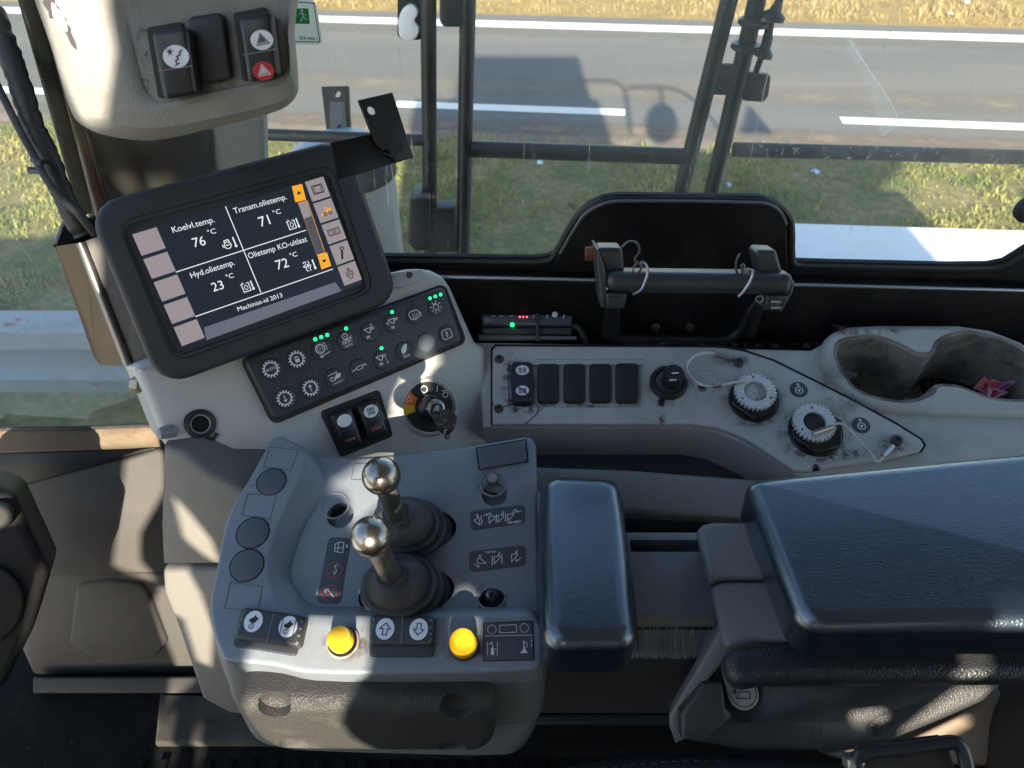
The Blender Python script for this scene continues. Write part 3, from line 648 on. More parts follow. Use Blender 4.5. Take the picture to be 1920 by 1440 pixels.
for x, y, rx, ry in ((1412, 752, 70, 60), (1528, 812, 78, 64), (1255, 724, 46, 46), (958, 715, 22, 60), (1100, 757, 130, 9), (985, 762, 40, 18), (1676, 834, 34, 18), (1370, 676, 40, 12), (1241, 770, 10, 34), (1560, 850, 80, 16)):
    stain(PAN, .0016, x, y, rx, ry, con)
stain(PAN, BD+.0002, 1300, 648, 420, 8, con); stain(PAN, .0062, 1620, 618, 90, 14, con, STAIN2); stain(PAN, .0062, 1585, 720, 60, 60, con, STAIN2)
# screws
def screw(fr, x, y, px, h, par, torx=True, mat=None, name='screw'):
    r = fr.m(x, y, px, h); o = mk(name, MB().disc(fr, x, y, r, h-.001, h+.0022, .0012, 24), mat or M('dull screw', (.09, .085, .08), .4, metal=.6), par)
    mk('socket', Ink(fr, h+.0023).raw([fr.L(x, y, h)+V((cos(a), sin(a)))*r*(.5 if i % 2 else .36) for i, a in enumerate([k*pi/6 for k in range(12)])]), VOID, o); return o
screw(PAN, 936, 672, 9, .0015, con); screw(PAN, 935, 765, 9, .0015, con)
screw(PAN, 1386, 678, 10, .004, con); screw(PAN, 1683, 825, 11, .004, con)
# rocker switch and blanking covers
def blank(x0, y0, x1, y1):
    mk('blanking_cover', MB().pslab(PAN, [(x0, y0), (x1, y0), (x1, y1), (x0, y1)], -.001, .004, .0018, r=.0045), DARK, con)
for a in ((1007, 681, 1048, 753), (1056, 681, 1097, 753), (1105, 681, 1146, 753), (1154, 680, 1197, 753)): blank(*a)
rk = mk('rocker_switch', MB().pslab(PAN, [(960, 676), (997, 677), (1001, 712), (998, 754), (960, 753), (957, 712)], -.001, .009, .003, r=.003), DARK, con)
for y in (694, 732): mk('oval_label', Ink(PAN, .0093).at(979.5, y, 12.5).dot(0, 0, 1, .84), WHT, rk)
k = Ink(PAN, .0096)
for j, y in enumerate((694, 732)):
    k.at(979.5, y, 12.5)
    k.line([(-.35, .55), (-.35, -.55)], .12); k.line([(-.05, .4), (-.05, -.45)], .1)
    for s_ in (.32, 0, -.32): k.line([(-.65, s_*.9), (-.2, s_*.9)], .09); k.circ(.35, s_*.8, .17, .1, 12)
    if j: k.line([(-.6, .65), (.7, -.6)], .14)
mk('symbol', k, INKK, rk)
# usb socket
us = T('usb_charger', 'black twin port usb charger plugged in the round panel socket', 'charger', PAN.P(1255, 718)); n = PAN.n
m1 = PAN.m(1253, 718, 1)
mk('socket_ring', MB().lathe(PAN.P(1253, 719, .0015), n, [(35*m1, 0), (35*m1, .003), (31*m1, .006), (27*m1, .006), (24*m1, .002)], 40), DARK, us)
mk('inner_ring', MB().lathe(PAN.P(1253, 720, .0015), n, [(25*m1, .0), (25*m1, .005), (22*m1, .008), (18*m1, .009)], 40), RUB, us)
axu = (n+V((.10, -.03, .10))).normalized(); pu = PAN.P(1256, 719, .006)
mk('plug_body', MB().lathe(pu, axu, [(17*m1, -.002), (18.5*m1, .010), (19*m1, .020), (17.5*m1, .022)], 40), DARK, us)
UF = Fr(pu+axu*.0222, axu)
for x, y in ((1266, 700), (1262, 713)):
    c_ = UF.L(x, y); k = Ink(UF, 0); mk('usb_port', k.at(x, y, 1, .1).poly([(-9, -4.4), (9, -4.4), (9, 4.4), (-9, 4.4)]), VOID, us)
    mk('port_tongue', Ink(UF, .0003).at(x, y, 1, .1).poly([(-7, -.5), (7, -.5), (7, 2), (-7, 2)]), INKW, us)
mk('latch_stub', MB().disc(PAN, 1241, 752, 6*m1, .001, .006, .001), BLK, us)
# ring sockets with tethers
def ringsock(x, y, bx, by, r, rb, name, label, face, sd_):
    t_ = T(name, label, 'socket', PAN.P(x, y), 'toothed ring sockets on the switch panel'); m_ = PAN.m(x, y, 1)
    hx = [V(PAN.L(bx, by, .004))+V((cos(a), sin(a)))*rb*m_ for a in [pi*k/3+.3 for k in range(6)]]
    mk('hex_nut', MB().slab(PAN, rounded(hx, .004), .001, .010, .002), M('oily black nut', (.015, .015, .015), .25, dirt=(50, .4, (.1, .09, .08), .55)), t_)
    mk('washer', MB().disc(PAN, bx, by, rb*m_*.98, .001, .0045, .001, 48), M('oily black nut'), t_)
    nT = 30; c_ = PAN.L(x, y, .016); T_ = []
    for k_ in range(nT):
        for a_, rr in ((0, .90), (.18, 1.0), (.62, 1.0), (.80, .90)):
            a = 2*pi*(k_+a_)/nT; T_.append(c_+V((cos(a), sin(a)))*rr*r*m_)
    cu = [MB().slab(PAN, ell(c_.x, c_.y, 20.5*m_, n=32), .0, .03, 0)]+[MB().slab(PAN, ell(c_.x+cos(a)*29.5*m_, c_.y+sin(a)*29.5*m_, 2.6*m_, n=12), .013, .03, 0) for a in (pi/2, pi*7/6, -pi/6)]
    mk('toothed_ring', MB().slab(PAN, T_, .011, .016, .0006), ALU, t_, cuts=cu)
    mk('collar', MB().disc(PAN, x, y, r*.86*m_, .003, .011, .001, 40), M('dark knurled collar', (.05, .05, .05), .5, metal=.5), t_, cuts=cu[:1])
    mk('centre_face', MB().disc(PAN, x, y, 20*m_, .006, .0125, .001, 32), face, t_)
    return t_
FA = M('scratched pale face', (.5, .5, .48), .5, dirt=(60, .95, (.09, .08, .07), .47)); FB = M('worn black face', (.03, .03, .03), .45, dirt=(60, .6, (.22, .2, .18), .55))
ra = ringsock(1417, 733, 1414, 748, 38, 47, 'ring_socket', 'silver toothed ring socket with pale scratched centre, upper of the two', FA, 1)
rb_ = ringsock(1528, 791, 1530, 808, 39, 51, 'ring_socket', 'silver toothed ring socket with black worn centre, lower of the two', FB, 2)
def tether(pts, crimp, lab, eye):
    t_ = T('tether_cable', lab, 'cable', PAN.P(*pts[0][:2])); P = [PAN.P(x, y, h) for x, y, h in pts]
    mk('wire', MB().tube(P, .00135, 8, sm=5), M('dirty white cable', (.62, .62, .56), .5, dirt=(80, .5, (.3, .27, .2), .5)), t_)
    for a, b in crimp: mk('crimp', MB().tube([PAN.P(*a), PAN.P(*b)], .0026, 10), STEEL, t_)
    mk('eyelet', MB().torus(PAN.P(*eye), PAN.n, .005, .0016, 20, 6), STEEL, t_)
tether([(1372, 674, .005), (1345, 664, .008), (1320, 662, .012), (1297, 671, .016), (1287, 689, .018), (1295, 706, .018), (1316, 722, .017), (1342, 724, .017), (1370, 718, .018), (1398, 714, .018)],
       [((1340, 665, .008), (1372, 673, .005)), ((1336, 724, .017), (1352, 722, .017))], 'thin white tether cable looping left from the upper ring socket', (1386, 678, .003))
tether([(1556, 800, .018), (1575, 794, .020), (1592, 805, .020), (1612, 828, .016), (1632, 850, .012), (1646, 866, .008), (1660, 850, .006)],
       [((1655, 856, .006), (1674, 836, .005))], 'thin white tether cable running down right from the lower ring socket', (1683, 825, .003))
mk('crimp', MB().tube([PAN.P(1524, 812, .018), PAN.P(1560, 800, .018)], .0022, 8), STEEL, rb_)
for x, y, lab in ((1498, 730, 'round dark steering symbol sticker beside the upper ring socket'), (1615, 797, 'round dark steering symbol sticker beside the lower ring socket')):
    s_ = mk('symbol_sticker', MB().disc(PAN, x, y, PAN.m(x, y, 16.5), .0014, .0021, .0003), M('dark sticker', (.06, .065, .07), .5), label=lab, cat='sticker', group='round stickers on the switch panel')
    k = Ink(PAN, .0022).at(x, y, 16.5); k.circ(0, -.12, .42, .10); k.line([(0, -.25), (0, .0)], .12); k.line([(-.18, .0), (0, -.3), (.18, .0)], .09); k.line([(0, .3), (0, .78)], .08); k.line([(-.16, .55), (0, .8), (.16, .55)], .08)
    mk('symbol', k, INKW, s_)
rnd = random.Random(5); wr = T('candy_wrapper', 'crumpled pink and white wrapper in the right cup well', 'wrapper', PAN.P(1864, 732, -.02))
for j, (x, y, c_) in enumerate(((1858, 734, (.75, .12, .16)), (1872, 728, (.8, .35, .5)), (1864, 738, (.85, .45, .6)), (1876, 722, (.8, .4, .7)), (1850, 728, (.75, .2, .25)))):
    mb = MB(); P = PAN.P(x, y, -.035); L_ = [P+V((rnd.uniform(-1, 1), rnd.uniform(-1, 1), rnd.uniform(-.8, 1.2)))*.010 for _ in range(9)]
    mb.add(L_, [(a, (a*3+1) % 9, (a*5+2) % 9) for a in range(9) if len({a, (a*3+1) % 9, (a*5+2) % 9}) == 3]+[(0, 1, 2), (2, 3, 4), (4, 5, 6), (6, 7, 8), (0, 4, 8)])
    mk('foil', mb, M('foil %d' % j, c_, .3), wr, flat=True)
# left body details
vt = T('air_vent', 'round black rimmed vent plug in the left console side', 'vent', KP.P(377, 796)); m_ = KP.m(377, 796, 1)
mk('rim', MB().torus(KP.P(376, 795, CB+.001), KP.n, 24*m_, 4.5*m_, 40, 8), DARK, vt)
mk('inner_rim', MB().torus(KP.P(376, 795, CB-.001), KP.n, 18*m_, 2.5*m_, 40, 8), M('grey collar', (.25, .26, .27), .4), vt)
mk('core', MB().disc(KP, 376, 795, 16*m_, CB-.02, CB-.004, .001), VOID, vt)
mk('lug', MB().tube([KP.P(385, 820, CB+.001), KP.P(400, 824, CB+.001), KP.P(407, 812, CB+.001)], .0018, 8), DARK, vt)
mk('side_knob', MB().lathe(pt(304, 812, .66), (-.6, -.7, .4), [(.0055, -.01), (.0055, 0), (.004, .003), (.001, .004)]), M('bluish grey knob', (.2, .21, .23), .4), con)
bt = T('clamp_bolt', 'brass coloured hex bolt sticking out left of the console', 'bolt', pt(262, 722, .68))
mk('shank', MB().tube([pt(275, 722, .68), pt(250, 724, .68)], .004), STEEL, bt); mk('hex_head', MB().lathe(pt(262, 722, .68), (-1, .1, 0), [(.007, -.001), (.0075, 0), (.0075, .006), (.006, .007)], 6), M('brassy steel', (.45, .38, .27), .4, metal=.8), bt)
# hinge lid on the console's far corner
mk('corner_lid', MB().pslab(KP, [(735, 512), (790, 505), (800, 512), (797, 522), (750, 540), (735, 538)], CB, CB+.002, .001, r=.003), M('lid blue grey', (.38, .40, .42), .4), con)
screw(KP, 769, 515, 6, CB+.002, con)
# tray
TR = Fr(PAN.P(1200, 860, -.075), PNN)
mk('tray_floor', MB().slab(TR, [TR.L(x, y) for x, y in [(900, 800), (1500, 800), (1520, 1000), (900, 980)]], -.02, 0, 0), M('dark tray liner', (.035, .038, .045), .5, dirt=(14, .3, (.1, .1, .1), .55)), con)
lipF = Fr(pt(1200, 890, .765), (0, -.52, .85))
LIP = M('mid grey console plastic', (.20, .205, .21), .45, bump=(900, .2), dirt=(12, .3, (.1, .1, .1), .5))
mk('tray_front', MB().pslab(lipF, [(960, 872), (1180, 880), (1450, 900), (1460, 975), (1240, 966), (960, 950)], -.03, 0, .007), LIP, con)
# trunk below the console and front wall
TKN = V((-.25, -.93, .18)).normalized(); TK = Fr(pt(330, 870, .665), TKN)
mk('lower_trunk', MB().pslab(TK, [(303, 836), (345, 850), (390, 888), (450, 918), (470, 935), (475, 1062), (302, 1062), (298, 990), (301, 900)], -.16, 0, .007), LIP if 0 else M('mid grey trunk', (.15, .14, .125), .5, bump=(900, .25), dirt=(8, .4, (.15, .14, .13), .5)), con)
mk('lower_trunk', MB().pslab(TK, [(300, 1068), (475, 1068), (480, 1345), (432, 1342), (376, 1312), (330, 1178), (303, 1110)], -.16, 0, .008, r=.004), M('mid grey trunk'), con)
bw = T('console_base', 'dark grey lower console wall behind the brush strip', 'panel', pt(1200, 1260, .75))
BW = Fr(pt(1200, 1200, .745), (0, -.97, .25))
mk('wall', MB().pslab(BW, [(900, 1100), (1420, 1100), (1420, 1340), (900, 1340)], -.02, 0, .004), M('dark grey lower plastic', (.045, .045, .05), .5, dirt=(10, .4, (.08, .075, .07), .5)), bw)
mk('slot', MB().pslab(BW, [(1277, 1260), (1330, 1258), (1330, 1275), (1266, 1276)], 0, .002, 0), VOID, bw)
mk('top_block', MB().box((.55, .62, H-.66), (1.5, .34, .05)), BLK, bw)
mk('base_block', MB().box((.45, .62, H-.90), (1.3, .30, .40)), BLK, bw)
mk('skirting', MB().pslab(Fr(BW.P(1150, 1345), (0, -.6, .8)), [(900, 1338), (1420, 1338), (1420, 1362), (900, 1362)], -.02, .0, .005), LIP if 0 else M('dark skirting', (.03, .03, .035), .4), bw)

# ------------------------------------------------------------------ keypad
kp = T('keypad', 'dark sixteen button membrane keypad with green lights below the monitor', 'keypad', KP.P(660, 670))
KM = M('keypad dark blue grey', (.030, .036, .045), .42, bump=(1200, .15), worn=(380, .6, (.3, .3, .3), .70), dirt=(20, .25, (.09, .09, .09), .55))
mk('housing', MB().pslab(KP, [(456, 672), (833, 537), (870, 640), (515, 790)], CB-.001, .004, .003, r=.007), KM, kp)
mk('gasket', MB().pslab(KP, [(449, 672), (835, 531), (877, 642), (512, 798)], CB-.001, CB+.0025, .001, r=.008), M('grimy gasket', (.03, .028, .025), .8), kp)
Z = lambda x, y: (440+x/3.789, 480+y/3.789)
def gear(k, r=.62, n=15, tooth=.16):
    P = []
    for i in range(n):
        for a_, rr in ((0, r), (.22, r), (.32, r+tooth), (.68, r+tooth), (.78, r)): a = 2*pi*(i+a_)/n; P.append((rr*cos(a), rr*sin(a)))
    vo = [k.q(*p) for p in P]; vi = [k.q((r-.10)*p[0]/math.hypot(*p), (r-.10)*p[1]/math.hypot(*p)) for p in P]; m = len(P)
    k.raw(vo+vi, [(i, (i+1) % m, m+(i+1) % m, m+i) for i in range(m)])
def bucket(k, x=0, y=0, s=1, flip=1):
    k.line([(x-.42*s, y+.22*s), (x+.30*s, y+.22*s), (x+.12*s, y-.22*s), (x-.05*s, y-.22*s), (x-.42*s, y+.22*s)], .09); k.line([(x+.2*s, y+.12*s), (x+.62*s, y+.2*s)], .07); k.line([(x+.15*s, y-.02*s), (x+.6*s, y+.04*s)], .07)
def valve(k, x, y): k.line([(x-.16, y+.14), (x+.12, y-.12), (x+.12, y+.14), (x-.16, y-.12), (x-.16, y+.14)], .06)
def arrow(k, a, b, wd=.09, hs=.18):
    k.line([a, b], wd); d = V(b)-V(a); d.normalize(); o = V((-d.y, d.x)); t_ = V(b)
    k.line([tuple(t_-d*hs+o*hs*.75), b, tuple(t_-d*hs-o*hs*.75)], wd)
def ic_auto(k): gear(k); k.text('AUTO', 0, 0, .34, bold=.02)
def ic_lock(k): gear(k); k.poly([(-.2, -.3), (.2, -.3), (.2, .02), (-.2, .02)]); k.circ(0, .08, .15, .08, 16, 0, pi)
def ic_wheel(k): k.circ(-.12, .12, .42, .1); k.circ(-.12, .12, .26, .05); k.dot(-.12, .12, .07); k.circ(-.12, .12, .62, .06, 12, -.5, .9); arrow(k, (.65, -.42), (-.35, -.62), .07)
def ic_ground(k): k.circ(-.05, .42, .26, .08); k.dot(-.05, .42, .06); k.line([(-.5, .02), (-.1, .08), (.2, .1), (.55, .3)], .07); k.line([(-.5, -.14), (-.1, -.08), (.2, -.06), (.55, .08)], .07); k.line([(-.5, -.26), (.5, -.16)], .05); k.text('AUTO', .0, -.5, .30, bold=.02)
def ic_b1(k): bucket(k, -.05, .18); valve(k, -.3, -.42); arrow(k, (.35, .2), (.38, .72), .05, .12)
def ic_b2(k): bucket(k, .05, .22); valve(k, -.1, -.4); arrow(k, (-.35, .05), (-.62, .22), .06, .14)
def ic_mir(k):
    k.line(smooth([(-.6, .1), (-.5, .45), (0, .5), (.45, .42), (.5, -.1), (.1, -.35), (-.4, -.3)], 3), .09, True)
    for x in (-.25, 0, .22): k.line([(x, -.45), (x-.07, -.22), (x+.05, -.02), (x, .22)], .06)
    k.line([(.5, .2), (.72, .1), (.66, -.3)], .08)
def ic_lamp(k):
    k.circ(0, 0, .30, .08); k.line([(-.18, .34), (.15, .42)], .12)
    for a in [i*pi/4-.3 for i in range(8)]: k.line([(.45*cos(a), .45*sin(a)), (.66*cos(a), .66*sin(a))], .07)
def ic_dn(k): gear(k); arrow(k, (0, .28), (0, -.32), .08)
def ic_up(k): gear(k); arrow(k, (0, -.3), (0, .3), .08)
def ic_rab(k): k.line([(-.6, .42), (.4, .5)], .06); k.line([(-.35, -.5), (.65, -.42)], .06); k.circ(-.28, -.02, .2, .07, 8); k.text('1', -.28, -.02, .24, bold=.02); k.dot(.28, .05, .30, .16); k.poly([(.1, .15), (.3, .42), (.38, .38), (.3, .1)]); k.dot(.52, .2, .13); k.poly([(.0, -.02), (-.1, -.25), (.1, -.12)])
def ic_oil(k): k.line([(-.25, .1), (-.1, .2), (.35, .24), (.45, .12), (.35, -.06), (-.1, -.1), (-.25, .0)], .07, True); k.line([(-.75, -.02), (-.25, .04)], .08); k.line([(.45, .14), (.7, .26), (.8, .08)], .10)
def ic_b3(k): bucket(k, -.1, .22); valve(k, -.2, -.36); arrow(k, (.4, .1), (.48, -.5), .05, .12)
def ic_eco(k): k.poly(smooth([(-.22, -.18), (-.34, .1), (-.1, .48), (.42, .66), (.34, .2), (.1, -.1)], 4)); k.line([(-.28, -.3), (-.05, .1)], .05); k.text('ECO', .08, -.52, .36, bold=.025)
def ic_q(k): k.line(smooth([(-.55, .0), (-.5, .42), (0, .5), (.5, .42), (.55, 0), (.5, -.42), (0, -.48), (-.5, -.42)], 3), .08, True); k.text('?', 0, 0, .75, bold=.03)
row1 = [((257, 803), 80, ic_auto), ((442, 732), 78, ic_lock), ((620, 665), 77, ic_wheel), ((797, 600), 74, ic_ground), ((960, 540), 73, ic_b1), ((1123, 478), 70, ic_b2), ((1280, 422), 68, ic_mir), ((1430, 363), 66, ic_lamp)]
row2 = [((357, 1012), 77, ic_dn), ((540, 938), 76, ic_up), ((713, 868), 75, ic_rab), ((884, 800), 74, ic_oil), ((1048, 738), 72, ic_b3), ((1207, 677), 70, ic_eco), ((1358, 613), 68, None), ((1508, 555), 66, ic_q)]
leds = {(0, 2): (1, 1, 1), (0, 3): (0, 1, 0), (0, 5): (0, 1, 0), (0, 7): (1, 1, 1), (1, 4): (0, 1, 0)}
for ri, row in enumerate((row1, row2)):
    for ci, (c, r, ic) in enumerate(row):
        x, y = Z(*c); rpx = r/3.789; rm = KP.m(x, y, rpx)
        b = mk('button', MB().lathe(KP.P(x, y, .004), KP.n, [(rm, -.001), (rm, .0004), (rm*.96, .0011), (rm*.90, .0012), (rm*.86, .0008), (rm*.3, .0010), (.0001, .0010)], 36), KM if ic else M('blank key', (.07, .08, .09), .3), kp)
        if ic:
            k = Ink(KP, .0052).at(x, y, rpx); ic(k); mk('symbol', k, INKW, b)
        sx = 44*(1-.02*ci);
        for q in range(3):
            lx, ly = x+(q-1)*sx/3.789-rpx*.05, y-rpx*1.13-(q-1)*sx*.36/3.789-rpx*.02
            on = leds.get((ri, ci), (0, 0, 0))[q]
            o = mk('indicator', MB().disc(KP, lx, ly, rm*(.17 if on else .12), .0035, .0046 if on else .0042, .0003, 14), GRN if on else LEDO, kp)

# ------------------------------------------------------------------ rocker pair and ignition
RN = Fr(KP.P(670, 800, CB), KP.n, KP.P(700, 745)-KP.P(632, 768))
def rocker(q, seam, col, lab, nm):
    r_ = T('rocker_switch', lab, 'switch', KP.P(*q[0]), 'rocker switches below the keypad')
    body = mk('cap', MB().pslab(RN, q, -.003, .012, .004, r=.003), M('rocker black', (.016, .017, .02), .32, worn=(300, .5, (.3, .3, .3), .70)), r_)
    cx = sum(p[0] for p in q)/4; cy = sum(p[1] for p in q)/4
    tx, ty = (q[0][0]+q[1][0])/2, (q[0][1]+q[1][1])/2; bx, by = (q[2][0]+q[3][0])/2, (q[2][1]+q[3][1])/2
    L_ = lambda u, v: (tx+(bx-tx)*v+(q[1][0]-q[0][0])*u*.9, ty+(by-ty)*v+(q[1][1]-q[0][1])*u*.9)
    mk('oval_label', Ink(RN, .0123).at(*L_(0, .27), 14.5).dot(0, 0, 1, .84), WHT, r_)
    mk('divider', Ink(RN, .0123).px([L_(-.45, .5), L_(.45, .5)], 1.2), GLINE, r_)
    mk('lamp_slot', MB().pslab(RN, [L_(-.26, .73), L_(.24, .73), L_(.24, .80), L_(-.26, .80)], .012, .0128, .0003), M('dull red lens', (.30, .06, .05), .3), r_)
    if nm:
        k = Ink(RN, .0126).at(*L_(0, .27), 14.5); k.line([(-.4, -.45), (-.4, .5)], .1); k.line([(.4, -.45), (.4, .5)], .1); k.line([(-.4, -.3), (.4, -.3)], .1); k.circ(0, .05, .2, .12, 8); k.line([(-.4, .35), (.4, .35)], .1); mk('symbol', k, INKK, r_)
    return r_
mk('switch_bezel', MB().pslab(RN, [(600, 772), (712, 730), (738, 818), (640, 858)], -.001, .002, .001, r=.004), M('grimy gasket'), con)
rocker([(619, 777), (660, 762), (684, 832), (643, 850)], 0, 0, 'black rocker switch with plain white oval below the keypad', None)
rocker([(669, 760), (710, 746), (732, 812), (692, 828)], 0, 0, 'black rocker switch with filter symbol oval next to the ignition', 1)
ig = T('ignition_switch', 'round black ignition switch with orange and yellow sector', 'ignition switch', KP.P(803, 765)); IG = Fr(KP.P(803, 765, CB), V((.32, -.72, .62)))
m_ = IG.m(803, 765, 1)
mk('collar', MB().lathe(IG.P(805, 762, 0), IG.n, [(58*m_, -.012), (57*m_, .002), (52*m_, .0055), (48*m_, .006), (47*m_, .004)], 48), GREY, ig)
mk('dial_plate', MB().lathe(IG.P(803, 764, .0045), IG.n, [(47*m_, -.004), (47*m_, .001), (46*m_, .0014)], 48), M('ignition plate black', (.02, .02, .022), .4, worn=(200, .5, (.2, .2, .2), .7)), ig)
k = Ink(IG, .0060).at(803, 764, 1)
def sect(k, a0, a1, r0, r1, n=10): k.poly([(r1*cos(a0+(a1-a0)*i/n), r1*sin(a0+(a1-a0)*i/n)) for i in range(n+1)]+[(r0*cos(a1-(a1-a0)*i/n), r0*sin(a1-(a1-a0)*i/n)) for i in range(n+1)])
sect(k, R(140), R(172), 25, 46); mk('orange_sector', k, ORG, ig)
k = Ink(IG, .0060).at(803, 764, 1); sect(k, R(172), R(198), 25, 46); mk('yellow_sector', k, YLP, ig)
k = Ink(IG, .0062).at(803, 764, 1); k.circ(-8, 34, 6, 1.4); k.line([(16, 30), (18, 41)], 1.5); k.circ(33, 24, 5, 1.3, 10); k.line([(26, 31), (38, 33)], 1.3)
k.line([(-30, 12), (-36, 22), (-42, 12), (-30, 12)], .9); mk('symbol', k, INKW, ig)
iax = (IG.n+V((.12, -.05, .0))).normalized(); ib = IG.P(806, 764, .006)
mk('barrel', MB().lathe(ib, iax, [(26*m_, 0), (25*m_, .008), (21*m_, .010), (17*m_, .011), (16*m_, .018), (13*m_, .020)], 40), M('rocker black'), ig)
key = T('ignition_key', 'black headed key with raised lettering in the ignition', 'key', ib+iax*.02); KF = Fr(ib+iax*.030, V((.2, -.75, .63)))
KF = Fr(KF.o, KF.n, KF.P(862, 786)-KF.P(822, 772))
mk('blade', MB().tube([ib+iax*.016, ib+iax*.024, KF.P(818, 776)], .004), STEEL, key)
mk('key_ring_boss', MB().torus(ib+iax*.0195, iax, 13*m_, .0022), STEEL, key)
KH = M('key head black', (.045, .035, .03), .4, worn=(100, .5, (.25, .2, .15), .62))
kh = mk('key_head', MB().pslab(KF, [(810, 782), (822, 768), (846, 768), (858, 782), (852, 806), (838, 818), (822, 808)], -.006, 0, .0015, r=.002), KH, key)
mk('lettering', Ink(KF, .0006).at(834, 789, 17, -.95).text('CAT', 0, 0, 1.0, bold=.03), M('raised key lettering', (.13, .11, .09), .4), kh)
mk('split_ring', MB().torus(KF.P(838, 814, .001), V((.8, -.2, .3)), .0045, .0011, 20, 6), STEEL, key)
# ================================================================== MONITOR
def qframe(Q, t0):
    d = [ray(*p) for p in Q]; A = Matrix(((-d[1].x, d[2].x, -d[3].x), (-d[1].y, d[2].y, -d[3].y), (-d[1].z, d[2].z, -d[3].z)))
    s = A.inverted() @ (-t0*d[0]); P = [CAM+d[0]*t0]+[CAM+d[i+1]*s[i] for i in range(3)]
    n = (P[3]-P[0]).cross(P[1]-P[0]).normalized()
    if n.dot(d[0]) > 0: n = -n
    return Fr(P[0], n, P[1]-P[0])
DF = qframe([(160, 388), (646, 259), (747, 561), (302, 726)], .60)
mon = T('monitor', 'dark tilted machine monitor showing four oil temperatures with scroll bar', 'monitor', DF.P(450, 490))
oq = [(160, 386), (648, 257), (750, 561), (301, 728)]
iq = [(221, 417), (622, 308), (702, 545), (327, 679)]
rec = MB().pslab(DF, [(226, 422), (620, 315), (697, 543), (330, 672)], -.0035, .01, 0, r=.010)
mk('bezel', MB().pslab(DF, oq, -.014, .0, .0045, r=.024, seg=4), BEZ, mon, cuts=[rec])
mk('bezel_rim', MB().pslab(DF, oq, -.022, -.013, .001, r=.024, flare=-.002), BEZ, mon)
p = rounded([DF.L(*q, .0003) for q in iq], .012);
mk('bezel_groove', Ink(DF, .0001).rib(p, .0012, True), SEAM, mon)
mk('housing', MB().pslab(DF, [(200, 405), (630, 290), (700, 540), (320, 690)], -.05, -.022, .004, r=.015), BEZ, mon)
SQ = [(247, 440), (606, 330), (679, 532), (342, 653)]
scr = mk('screen', MB().pslab(DF, SQ, -.004, -.0028, 0), EM('screen glow', (.010, .016, .024), .30, (.008, .009, .012)), mon)
SH = -.0026
D = lambda x, y: (160+x/2.88, 240+y/2.88)
TXT = EM('screen white', (.72, .78, .80), .30); KEYC = EM('screen key mauve', (.27, .235, .25), .30); ORS = EM('screen orange', (.80, .36, .02), .30); BARC = EM('screen bar', (.11, .12, .16), .30); DKS = EM('screen dark', (.01, .01, .012), .3); SLT = EM('screen slider track', (.07, .065, .08), .30)
s0 = DF.L(*SQ[0], SH); s1 = DF.L(*SQ[1], SH); s3 = DF.L(*SQ[3], SH)
def scp(u, v): return s0+(s1-s0)*u+(s3-s0)*v
def sk(h=0): i = Ink(DF, SH+h); i.c = s0; i.k = 1; i.a = 0; return i
SWm = (s1-s0).length
k = sk()
for j in range(5):
    a, b = j*.2+(.012 if j else .0), j*.2+.182; k.raw([scp(.002, a), scp(.118, a), scp(.118, b), scp(.002, b)])
mk('soft_key', k, KEYC, scr)
k = sk()
for j in range(5):
    a, b = j*.2+.004, j*.2+.186; k.raw([scp(.893, a), scp(.998, a), scp(.998, b), scp(.893, b)])
mk('soft_key', k, KEYC, scr)
k = sk()
def sl(k, a, b, wd=1.6): k.rib([DF.L(*D(*a), SH), DF.L(*D(*b), SH)], DF.m(450, 490, wd, SH))
sl(k, (757, 425), (948, 888)); sl(k, (490, 778), (1190, 552)); sl(k, (595, 1018), (1335, 762))
def tx(k, s_, a, b, hz=None, size=None):
    A = DF.L(*D(*a), SH); B = DF.L(*D(*b), SH); vs, fs = glyphs(s_, .0); wd = max(q.x for q in vs)-min(q.x for q in vs); d = B-A
    k.c = A; k.a = math.atan2(d.y, d.x); sz = size or d.length/wd; k.k = 1; k.text(s_, 0, 0, sz, 'l', .0, (d.length/wd)/sz)
    k.a = 0; return sz
z1 = tx(k, 'Koelvl.temp.', (474, 566), (700, 508)); tx(k, 'Transm.olietemp.', (806, 464), (1090, 384), size=z1); tx(k, 'Hyd.olietemp.', (574, 812), (808, 738), size=z1); tx(k, 'Olietemp KO-uitlaat', (884, 706), (1200, 612), size=z1)
for s_, a, b in (('76', (588, 645), (654, 630)), ('71', (948, 534), (1002, 518)), ('23', (692, 884), (752, 866)), ('72', (1038, 766), (1102, 748))): tx(k, s_, a, b)
for s_, a, b in (('°C', (664, 578), (708, 566)), ('°C', (1018, 472), (1058, 460)), ('°C', (764, 818), (804, 806)), ('°C', (1108, 702), (1147, 690))): tx(k, s_, a, b, size=z1*.82)
tx(k, 'Machinist-id 2013', (826, 990), (1066, 912), size=z1*.78)
rot = math.atan2((DF.L(*D(1190, 552), SH)-DF.L(*D(490, 778), SH)).y, (DF.L(*D(1190, 552), SH)-DF.L(*D(490, 778), SH)).x)
def thermo(k, u): k.line([(u, -.45), (u, .7)], .2); k.dot(u, -.6, .2)
def fluid(k): k.line([(-.7, .55), (-.7, -.7), (.45, -.7), (.45, .55)], .13); k.line([(-.85, .62), (-.25, .62)], .1); k.line([(-.45, .7), (-.45, .9)], .1); k.line([(.1, .62), (.5, .62)], .1); k.line(smooth([(-.12, .35), (-.38, -.15), (-.12, -.42), (.14, -.15)], 3), .09, True); thermo(k, .9)
for x, y in ((1118, 520), (872, 858)): k.at(*D(x, y), 11.5, rot); fluid(k)
